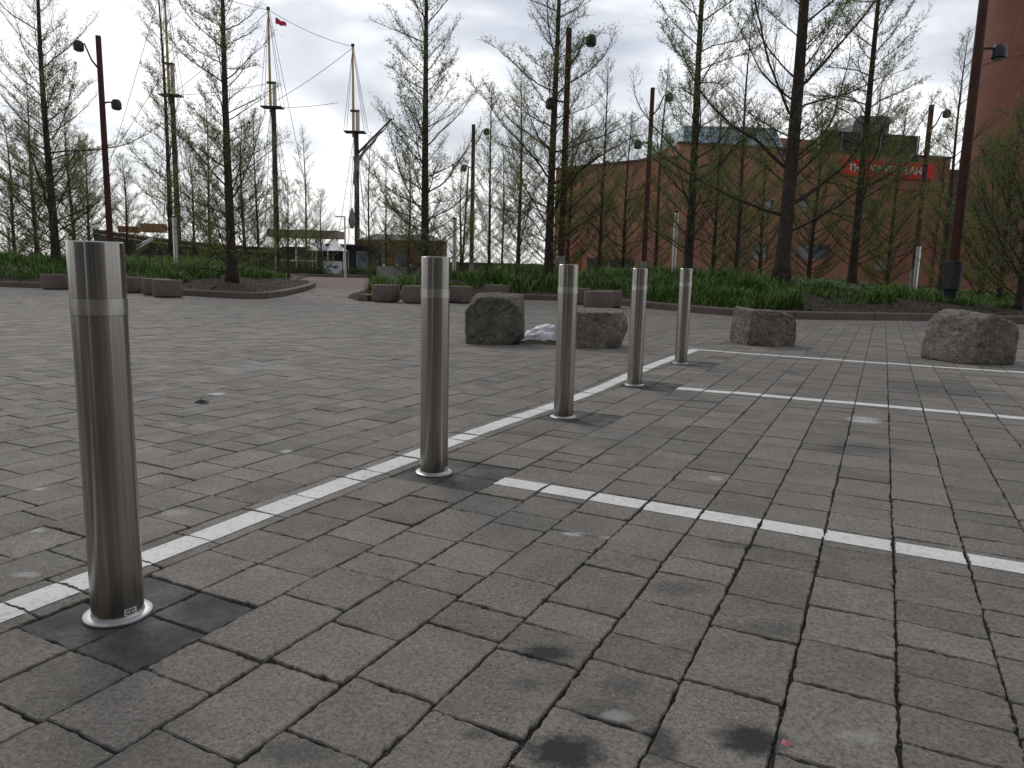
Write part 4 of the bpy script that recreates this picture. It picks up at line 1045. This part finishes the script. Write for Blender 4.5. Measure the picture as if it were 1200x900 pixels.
# small fittings on the wall
x0, z1 = loc(1026, 303); x1, z0 = loc(1037, 317)
MB().box(((x0+x1)/2, -.15, (z0+z1)/2), (x1-x0, .28, z1-z0)).build('utility_box', MCONC, bl, bevel=.02)
MB().tube([(loc(1090, 200)[0]+1.0, -.1, 0), (loc(1090, 200)[0]+1.0, -.1, HM)], .06, 6).build('drain_pipe', MDGREY, bl)

# lower wing running back to the left
Cw = (at(650, 250, 57.6).x, 57.6); a2, L2, ang2 = wall_frame(Cw, A); H2 = at(650, 199, 57.6).z
wg = empty('brick_building', a2, ang2, label='lower plain brick wing left of the gallery building', cat='building')
b = MB().box((L2/2-.05, 6, H2/2), (L2-.1, 12, H2)); b.build('wall', MBRICK, wg)
MB().box((L2/2-.05, 6, H2+.06), (L2+.05, 12.3, .12)).build('parapet_coping', MCOP, wg)
MB().box((5.1, -.10, .9), (3.2, .16, 1.8)).build('door_panel', mat('dark shutter', (.06, .045, .04), .7), wg)
MB().box((2.4, -.08, 1.4), (.8, .12, 2.6)).build('door', mat('pink red door', (.30, .07, .06), .7), wg)
hb = at(714, 185, 59); t = empty('roof_lamp', (hb.x, hb.y+1.5, H2+.12), label='small round lamp on a thin post above the lower brick wing', cat='lamp')
MB().tube([(0, 0, 0), (0, 0, hb.z-H2-.2)], .04, 8).build('post', MDGREY, t, True)
MB().lathe((0, 0, hb.z-H2-.45), [(.10, 0), (.22, .08), (.22, .24), (.0001, .38)], 16).build('lamp_head', MLUM, t, True)
# red banner at its corner
p = at(653, 290, 50)
t = empty('banner', (p.x, p.y, 0), label='upright red and white banner just left of the brick wing', cat='banner')
MB().tube([(0, 0, 0), (0, 0, 2.9)], .04, 8).build('pole', MWP, t)
cl = MB().box((.34, 0, 1.85), (.55, .03, 1.9)).build('cloth', MRED, t)
b = MB()
for i in range(5): b.box((.34+.05*(i % 2), -.02, 1.15+.34*i), (.26, .02, .13))
b.build('pattern', MWP, cl)
# pale low box before the wing
p = at(728, 305, 47)
t = empty('low_wall', (p.x, p.y, 0), .1, label='pale slatted low box before the plain brick wing', cat='box')
MB().box((0, 0, .55), (2.1, .8, 1.1)).build('body', MCONC, t, bevel=.02)
b = MB()
for i in range(4): b.box((0, -.42, .2+.25*i), (2.1, .04, .12))
b.build('slats', MWP, t)
t = MB().box((p.x+.2, p.y+1.4, 1.0), (1.6, 1.2, 1.4)).build('shed', MDGREY, label='small dark shed behind the pale slatted low box', category='shed', bevel=.1)

# link block and chimney
p = at(1113, 200, 57); q = at(1160, 200, 57)
b = empty('brick_building', (p.x-.5, 57, 0), label='darker recessed brick block between the gallery building and the chimney', cat='building')
hh = at(1125, 201, 57).z
MB().box((3.5, 4, hh/2), (7, 8, hh)).build('wall', brick_material('dark brick', (.13, .055, .038), (.10, .042, .03), (.11, .07, .055)), b)
MB().box((3.5, 4, hh+.06), (7.2, 8.2, .12)).build('parapet_coping', MCOP, b)
w = MB().box((1.35, -.02, at(1120, 248, 57).z), (1.3, .12, 1.7)).build('window', MFRM, b); MB().box((1.35, -.09, at(1120, 248, 57).z), (1.1, .03, 1.5)).build('pane', mat('pale pane', (.16, .20, .16), .2), w)
MB().box((5.3, -.06, 1.2), (1.2, .14, 2.4)).build('door', MFRM, b)
bx = at(1140, 300, 44).x; tx_ = at(1164, 30, 44).x; zt_ = at(1164, 30, 44).z
RC = 3.6; cxm = bx+RC+.1
t = empty('brick_chimney', (cxm, 46, 0), label='huge round red brick chimney rising out of view at the right edge', cat='chimney')
prof = [(RC, 0), (RC, .8), (RC-.08, .82)]+[(RC-.08-.42*i/12, .82+i*2.4) for i in range(1, 13)]
MB().lathe((0, 0, 0), prof, 64).build('shaft', MCHIM, t, True)
for z in (8.2, 13.5): 
    rr = RC-.08-.42*(z-.82)/28.8; MB().lathe((0, 0, 0), [(rr-.02, z-.12), (rr+.03, z-.1), (rr+.03, z+.1), (rr-.02, z+.12)], 64).build('brick_band', MCHIM, t, True)
rr = RC; w = MB().box((.9, -RC+.12, at(1198, 155, 42.5).z), (.55, .3, 2.9)).build('window', MFRM, t); MB().box((.9, -RC-.05, at(1198, 155, 42.5).z), (.42, .03, 2.75)).build('pane', MWIN, w)
# pale path behind the right bed
sheet('pavement', 15, 60, 30, 49, .0, MCONC)

# ------------------------------------------------------------------ ship
SY = 98.0
def sp(px, py, dy=0): return at(px, py, SY+dy)
ship = empty('sailing_ship', (at(300, 305, SY).x, SY, -1.6), label='black hulled three masted sailing ship moored beyond the left bed', cat='ship')
sloc = Vector(ship.location)
def rel(v): return Vector(v)-sloc
MHULL = mat('black hull', (.012, .012, .014), .45, var=.3, vs=.5)
xb = rel(at(118, 270, SY)).x; xe = rel(at(452, 290, SY)).x; n = 24; b = MB()
zb = rel(at(160, 270, SY)).z; ze = rel(at(420, 292, SY)).z
for i in range(n+1):
    s = i/n; x = xb+(xe-xb)*s; hw = 3.4*math.sin(PI*min(1, .10+s*.86))**.55; dz = zb+(ze-zb)*s**.8-.7*math.sin(PI*s)
    for (yy, z) in ((-hw, dz), (-hw*.98, dz*.5), (-hw*.8, 0), (0, -.4), (hw*.8, 0), (hw*.98, dz*.5), (hw, dz)): b.v.append((x+(0 if z > 1 else (1.6 if i == 0 else 0)), yy, z))
for i in range(n):
    for j in range(6): a_ = i*7+j; b.f.append((a_, a_+7, a_+8, a_+1))
    b.f.append((i*7, i*7+6, i*7+13, i*7+7))
b.f.append(tuple(range(7))); b.f.append(tuple(n*7+j for j in range(7))[::-1])
hull = b.build('hull', MHULL, ship, True)
b = MB()
for i in range(n):
    s = i/n; s2 = (i+1)/n
    f_ = lambda s: (xb+(xe-xb)*s, -3.4*math.sin(PI*min(1, .10+s*.86))**.55-.03, zb+(ze-zb)*s**.8-.7*math.sin(PI*s)-.55)
    b.tube([f_(s), f_(s2)], .07, 4)
b.build('rubbing_strake', mat('cream strake', (.45, .38, .20), .6), hull)
cu = D.curves.new('text', 'FONT'); cu.body = 'KAJAMA'; cu.size = 1.0; cu.extrude = .01
to = D.objects.new('tmp', cu); COL.objects.link(to); bpy.context.view_layer.update()
me = D.meshes.new_from_object(to.evaluated_get(bpy.context.evaluated_depsgraph_get())); D.objects.remove(to)
co = np.array([v.co[:] for v in me.vertices]); mn = co.min(0); mx = co.max(0); pA = rel(at(149, 273, SY-3.4)); pB = rel(at(175, 279, SY-3.4))
co2 = np.stack([(co[:, 0]-mn[0])/(mx[0]-mn[0])*(pB.x-pA.x)+pA.x, np.full(len(co), -3.46)-co[:, 2], (co[:, 1]-mn[1])/(mx[1]-mn[1])*.62+pA.z-.45-(co[:, 0]-mn[0])/(mx[0]-mn[0])*.35], 1)
me.vertices.foreach_set('co', co2.astype(np.float32).ravel()); me.update(); link('lettering', me, mat('gold letters', (.50, .33, .08), .5), hull)
MMAST = mat('varnished mast', (.40, .27, .12), .5, var=.15, vs=2); MMASTD = mat('dark mast', (.045, .033, .026), .7); MPLAT = mat('mast band white', (.45, .42, .34), .6)
MROPE = mat('rigging', (.05, .05, .055), .8)
tops = []
for (px, topy, dbl0, dbl1, bot) in ((199.5, -30, 75, 112, 295), (318, 12, 97, 126, 297), (414.5, 55, 130, 155, 300)):
    T = rel(sp(px, topy)); P1 = rel(sp(px+1, dbl1)); Pd = rel(sp(px+1, dbl0)); B0 = rel(sp(px+2, bot)); B0.z = .5
    x_ = (T.x+B0.x)/2
    m_ = MB().tube([(x_+.25, 0, B0.z), (x_+.25, 0, P1.z)], [.37, .30], 12).build('mast', MMASTD, ship, True)
    MB().tube([(x_-.12, 0, P1.z-.6), (x_-.12, 0, T.z)], [.19, .11], 10).build('topmast', MMAST, m_, True)
    MB().tube([(x_+.42, 0, P1.z), (x_+.42, 0, Pd.z)], [.27, .25], 10).build('masthead', MPLAT, m_, True)
    MB().box((x_+.1, 0, P1.z), (2.6, 1.6, .14)).box((x_+.1, 0, Pd.z), (1.1, .6, .2)).build('crosstree', MMASTD, m_)
    MB().lathe((x_-.12, 0, T.z), [(.14, 0), (.22, .1), (.22, .35), (.0001, .4)], 10).build('truck', MMASTD, m_, True)
    tops.append((x_, T.z, P1.z, Pd.z))
    s = MB()
    for sd_ in (-1, 1):
        for k in range(4):
            s.tube([(x_+.1, sd_*.5, P1.z-.2), (x_-1.6+k*1.3, sd_*3.2, zb*.8)], .035, 3, False)
        for q in range(9):
            f_ = q/9; w_ = 1.6*(1-f_*.92); z = zb*.8+(P1.z-zb*.8)*f_; s.tube([(x_-w_, sd_*(3.2-2.7*f_), z), (x_+w_+.5*(1-f_), sd_*(3.2-2.7*f_), z)], .02, 3, False)
        s.tube([(x_-.12, 0, T.z), (x_+1.4, sd_*.8, P1.z)], .03, 3, False); s.tube([(x_-.12, 0, T.z), (x_-1.2, sd_*.8, P1.z)], .03, 3, False)
    s.build('shrouds', MROPE, m_)
s = MB()
def sag(p, q, d=.5, r_=.035):
    pts = []
    for i in range(9):
        t_ = i/8; v = Vector(p).lerp(Vector(q), t_); v.z -= d*4*t_*(1-t_); pts.append(v)
    s.tube(pts, r_, 3, False)
(x1, t1, p1, d1), (x2, t2, p2, d2), (x3, t3, p3, d3) = tops
sag((x1, 0, t1), (x2, 0, t2)); sag((x2, 0, t2), (x3, 0, t3)); sag((x3, 0, t3), (x2, 0, p2+.5), .3); sag((x2, 0, d2), (x1, 0, p1), .3); sag((x1, 0, t1), (x1-11, 0, zb+1), .4); sag((x1, 0, d1), (x1-15, 0, zb), .4)
sag((x2, 0, t2), (x1, 0, p1), .3); sag((x2, 0, p2), (x2+8.5, 0, p2-3.4+4.2), .2); sag((x3, 0, t3), (x3+1.8, 0, p3), .2); sag((x2, 0, t2), (x2+6, 0, 3), .2)
s.build('stays', MROPE, ship)
MSAIL = mat('furled brown sail', (.20, .18, .155), .9, var=.3, vs=1.5, bump=.5, bs=4, bd=.2)
G0 = rel(sp(418, 181)); G1 = rel(sp(459, 139)); 
MB().tube([G0, G1], [.16, .1], 8).build('gaff', MMASTD, ship)
b = MB(); nn_ = 14; rs = np.random.RandomState(2)
pts = [G0.lerp(G1, i/nn_)+Vector((.05, -.1, -.20-.10*math.sin(i*1.3)-.5*(1-i/nn_))) for i in range(nn_+1)]
b.tube(pts, [max(.05, .26*(1-i/nn_)**.7*(1+.25*math.sin(i*2.1))) for i in range(nn_+1)], 10); b.build('furled_sail', MSAIL, ship, True)
F0 = rel(sp(419, 184)); b = MB(); pts = [F0+Vector((-.2+.15*math.sin(i*1.4), -.2, -.8*i)) for i in range(11)]
b.tube(pts, [.34*(1-i/12)*(1+.3*math.sin(i*1.9)) for i in range(11)], 10); b.build('furled_sail', MSAIL, ship, True)
b = MB(); pts = [rel(sp(413.5, 268-4*i))+Vector((0, -.5, 0)) for i in range(7)]; b.tube(pts, [.2, .35, .5, .45, .35, .25, .1], 10); b.build('furled_sail', MSAIL, ship, True)
F = rel(sp(320, 23)); b = MB()
for i in range(7):
    for j in (0, 1):
        b.v.append((F.x+.3+i*.22, .12*math.sin(i*1.3)-.02, F.z+.25-.1*i+(-.75+.05*i)*j+.1*math.sin(i*1.5)))
for i in range(6): b.f.append((2*i, 2*i+1, 2*i+3, 2*i+2))
fl = b.build('flag', mat('red flag', (.5, .02, .05), .7), ship); sm = fl.modifiers.new('thickness', 'SOLIDIFY'); sm.thickness = .03
MCREAM = mat('deckhouse', (.30, .11, .06), .7, var=.2)
dx = rel(at(180, 268, SY)).x; MB().box((dx, 0, zb+.35), (2.6, 2.2, 1.1)).box((dx-3.2, 0, zb+.1), (2.0, 2, .8)).build('deckhouse', MCREAM, ship, bevel=.1)
b = MB()
for dz in (0, -.65):
    p0 = rel(at(160, 288+dz*-6, SY-5)); p1_ = rel(at(186, 275+dz*-3, SY-5)); b.tube([p0, p1_], .10, 6)
b.build('gangway_rail', MWP, ship)

# ------------------------------------------------------------------ waterfront odds and ends
MTENT = mat('white canvas', (.80, .80, .80), .8); MBLK = mat('dark cladding', (.03, .03, .033), .6)
p = at(325, 276, 76); q = at(396, 276, 76)
t = empty('pavilion', (p.x-1, 76, 0), label='long flat roofed waterfront pavilion past the left bed', cat='pavilion'); Lp = q.x-p.x+1
MB().box((Lp/2, 1.5, at(360, 274, 76).z), (Lp, 3.4, .75)).build('roof', mat('tan fascia', (.20, .17, .14), .8, var=.15), t)
for i in range(4): MB().tube([(.4+(Lp-.8)*i/3, 1.2, 0), (.4+(Lp-.8)*i/3, 1.2, at(360, 279, 76).z)], .09, 8).build('column', MWP, t)
hp = at(360, 298, 76).z
MB().box((Lp/2, 3, hp/2+.4), (Lp-1, .2, hp+.8)).build('back_wall', MBLK, t)
for i, (px, lb) in enumerate(((375, 'left white peaked tent by the pavilion'), (393, 'right white peaked tent beside the white lamp post'))):
    c = at(px, 294, 64); z0 = c.z; z1 = at(px, 279, 64).z; w_ = .95
    t = empty('tent', (c.x, c.y, 0), label=lb, cat='tent', group='white tents at the waterfront')
    b = MB(); k = 8; rings = []
    for j in range(6):
        s = j/5; hw = w_*(1-s)**1.6+.03; b_z = z0+(z1-z0)*s
        for (ax, ay) in ((-1, -1), (1, -1), (1, 1), (-1, 1)): b.v.append((ax*hw, ay*hw, b_z))
    for j in range(5):
        for i_ in range(4): b.f.append((j*4+i_, j*4+(i_+1) % 4, j*4+4+(i_+1) % 4, j*4+4+i_))
    b.build('canopy', MTENT, t)
    for ax in (-1, 1):
        for ay in (-1, 1): MB().tube([(ax*w_*.95, ay*w_*.95, 0), (ax*w_*.95, ay*w_*.95, z0)], .04, 6).build('pole', MWP, t)
c = at(390, 309, 58); t = empty('notice_board', (c.x, 58, 0), label='white notice board with blue print at the end of the gap between the beds', cat='sign')
bd = MB().box((0, 0, .66), (1.45, .08, .95)).build('board', MWP, t)
for ax in (-.6, .6): MB().box((ax, .02, .1), (.06, .06, .22)).build('leg', MDGREY, t)
b = MB(); rs = random.Random(3)
for i in range(7): b.box((-.45+.13*i+rs.random()*.05, -.05, .60+rs.random()*.14), (.11, .015, .12+rs.random()*.16))
b.build('print', mat('blue print', (.05, .14, .30), .6), bd)
# dark kiosk on the quay under the right mast
c = at(412, 300, 66); t = empty('kiosk', (c.x, 66, 0), label='black waterfront kiosk with grey window under the right mast', cat='kiosk')
MB().box((0, 0, 1.25), (5.6, 2, 2.5)).build('body', MBLK, t); MB().box((0, -.2, 2.56), (6.2, 2.8, .14)).build('roof', MDGREY, t)
w = MB().box((1.2, -1.02, 1.3), (1.1, .06, 1.5)).build('window', MGALV, t); MB().box((1.2, -1.06, 1.3), (.9, .03, 1.3)).build('pane', MWIN, w)
c = at(470, 300, 80); t = empty('brick_building', (c.x, 80, 0), label='low red brown building at the waterfront behind the symmetric conical tree', cat='building')
MB().box((0, 2, 1.8), (9, 5, 3.6)).build('wall', mat('red brown cladding', (.10, .04, .03), .8, var=.2, vs=1), t)
b = MB(); b.v = [(-4.6, -.6, 3.6), (4.6, -.6, 3.6), (4.6, 4.6, 3.6), (-4.6, 4.6, 3.6), (-3, 2, 4.3), (3, 2, 4.3)]; b.f = [(0, 1, 5, 4), (1, 2, 5), (2, 3, 4, 5), (3, 0, 4), (0, 3, 2, 1)]; b.build('roof', MDGREY, t)
for i in range(3):
    w = MB().box((-2.8+2.8*i, -.52, 1.6), (1.2, .08, 1.2)).build('window', MFRM, t); MB().box((-2.8+2.8*i, -.57, 1.6), (1.0, .03, 1.0)).build('pane', MWIN, w)
# low dark wall behind the middle of the bed
p = at(505, 312, 42); q = at(650, 312, 42)
t = empty('low_wall', (p.x, 42, 0), label='long low dark parapet wall behind the middle grass', cat='wall')
MB().box(((q.x-p.x)/2, 0, .55), (q.x-p.x, .4, 1.1)).build('wall', mat('dark stone', (.07, .06, .055), .85, var=.3, vs=1), t); MB().box(((q.x-p.x)/2, 0, 1.14), (q.x-p.x+.1, .5, .08)).build('coping', MCOP, t)
p = at(448, 315, 45); t = empty('low_wall', (p.x, 45, 0), label='pale block wall between the gap and the middle grass', cat='wall')
MB().box((1.6, 0, .42), (3.8, .5, .84)).build('wall', MCONC, t)
for i in range(5): MB().lathe((.1+i*.8, 0, .84), [(.05, 0), (.05, .12), (.0001, .16)], 8).build('stud', MWP, t)
# cream rail at the quay, a boat mast, far shrubs
p = at(322, 306, 72); q = at(408, 307, 72); t = empty('railing', (p.x, 72, 0), label='long cream handrail along the quay behind the gap', cat='railing'); Lr = q.x-p.x
MB().tube([(0, 0, 1.15), (Lr, 0, 1.15)], .07, 6).build('rail', mat('cream rail', (.42, .38, .27), .6), t)
for i in range(8): MB().tube([(Lr*i/7, 0, 0), (Lr*i/7, 0, 1.1)], .03, 6).build('baluster', MDGREY, t)
p0 = at(549, 195, 90); p1 = at(541, 306, 90); t = MB().tube([(p1.x, 90, -1.0), (p0.x, 90, p0.z)], [.16, .09], 8).build('boat_mast', MDGREY, label='thin leaning boat mast left of the slim middle lamp post', category='mast')
def shrub(px, py, Y, w_, h_, label, z0=0.0, n=2600, seed=0, m=None):
    c = at(px, py, Y); r = np.random.RandomState(seed+int(px)); t = empty('shrub', (c.x, Y, z0), label=label, cat='shrub', group='low shrubs beyond the beds')
    th = r.rand(n)*2*PI; rr = r.rand(n)**.45; ph = np.arccos(r.rand(n)); lump = 1+.25*np.sin(th*3+seed)+.15*np.sin(th*7)
    P_ = np.stack([np.cos(th)*np.sin(ph)*rr*w_*lump/2, np.sin(th)*np.sin(ph)*rr*.5*lump, np.cos(ph)*rr*h_*lump], 1)
    a = unit(r.normal(0, 1, (n, 3))); b_ = unit(np.cross(a, r.normal(0, 1, (n, 3)))); s = r.uniform(.03, .07, (n, 1))
    link('foliage', qmesh('foliage', np.stack([P_-a*s, P_+b_*s*.6, P_+a*s, P_-b_*s*.6], 1).reshape(-1, 3), np.arange(n*4).reshape(-1, 4)), m or MSHR, t)
    k = 14; A_ = np.zeros((k, 3)); B_ = P_[r.randint(0, n, k)]; V_, Q_ = tubes_np(A_, B_, np.full(k, .015), np.full(k, .004), 4); link('stems', qmesh('stems', V_, Q_), MBRANCH, t)
MSHR = mat('shrub leaves', (.030, .055, .016), .7, col2=(.065, .10, .03), vs=2)
for (px, Y, w_, h_, lb) in ((332, 54, 3.0, .75, 'low green shrub left of the notice board, beside the end of the left bed'), (352, 55, 2.2, .65, 'low green shrub at the foot of the slender lone tree'), (373, 54, 2.0, .6, 'small low shrub immediately left of the notice board'),
    (418, 55, 2.4, .7, 'low shrub right of the white lamp post under the right mast'), (437, 54, 2.4, .65, 'low shrub beside the pale block wall')):
    shrub(px, 312, Y, w_, h_, lb, seed=int(px))
for (px, Y, w_, h_, lb) in ((20, 60, 9, 3.4, 'grey green far thicket at the far left edge'), (70, 62, 9, 3.0, 'far thicket behind the spreading tree at far left')):
    shrub(px, 300, Y, w_, h_, lb, n=6000, seed=int(px), m=mat('far thicket leaves', (.05, .055, .045), .8, col2=(.09, .095, .08), vs=1))
# raised edge of the planting strip round the far shrubs
MB().box((at(385, 318, 53).x-1.6, 54, .08), (10.5, 3.0, .16)).build('far_kerb', MKERB, kind='structure')

# ------------------------------------------------------------------ unseen office blocks added behind the viewpoint to darken the steel reflections
for (cx_, w_, h_, col, lb) in ((-19, 22, 13, (.085, .075, .065), 'long dark unseen office block added behind the viewpoint for reflections, left'), (3, 14, 17, (.06, .055, .05), 'tall dark unseen office block added behind the viewpoint for reflections, middle'), (23, 16, 9, (.14, .12, .10), 'low tan unseen office block added behind the viewpoint for reflections, right')):
    t = empty('added_office_block', (cx_, -13, 0), label=lb, cat='building', group='unseen office blocks added behind the viewpoint for reflections')
    MB().box((0, -4, h_/2), (w_, 8, h_)).build('wall', mat('cladding panels', col, .7, var=.3, vs=.3), t)
    for i in range(int(w_/4)):
        for z in (2.4, 6.2):
            w = MB().box((-w_/2+2.2+i*4, .02, z), (2.6, .1, 2.4)).build('window', MFRM, t); MB().box((-w_/2+2.2+i*4, .08, z), (2.4, .04, 2.2)).build('pane', MWIN, w)
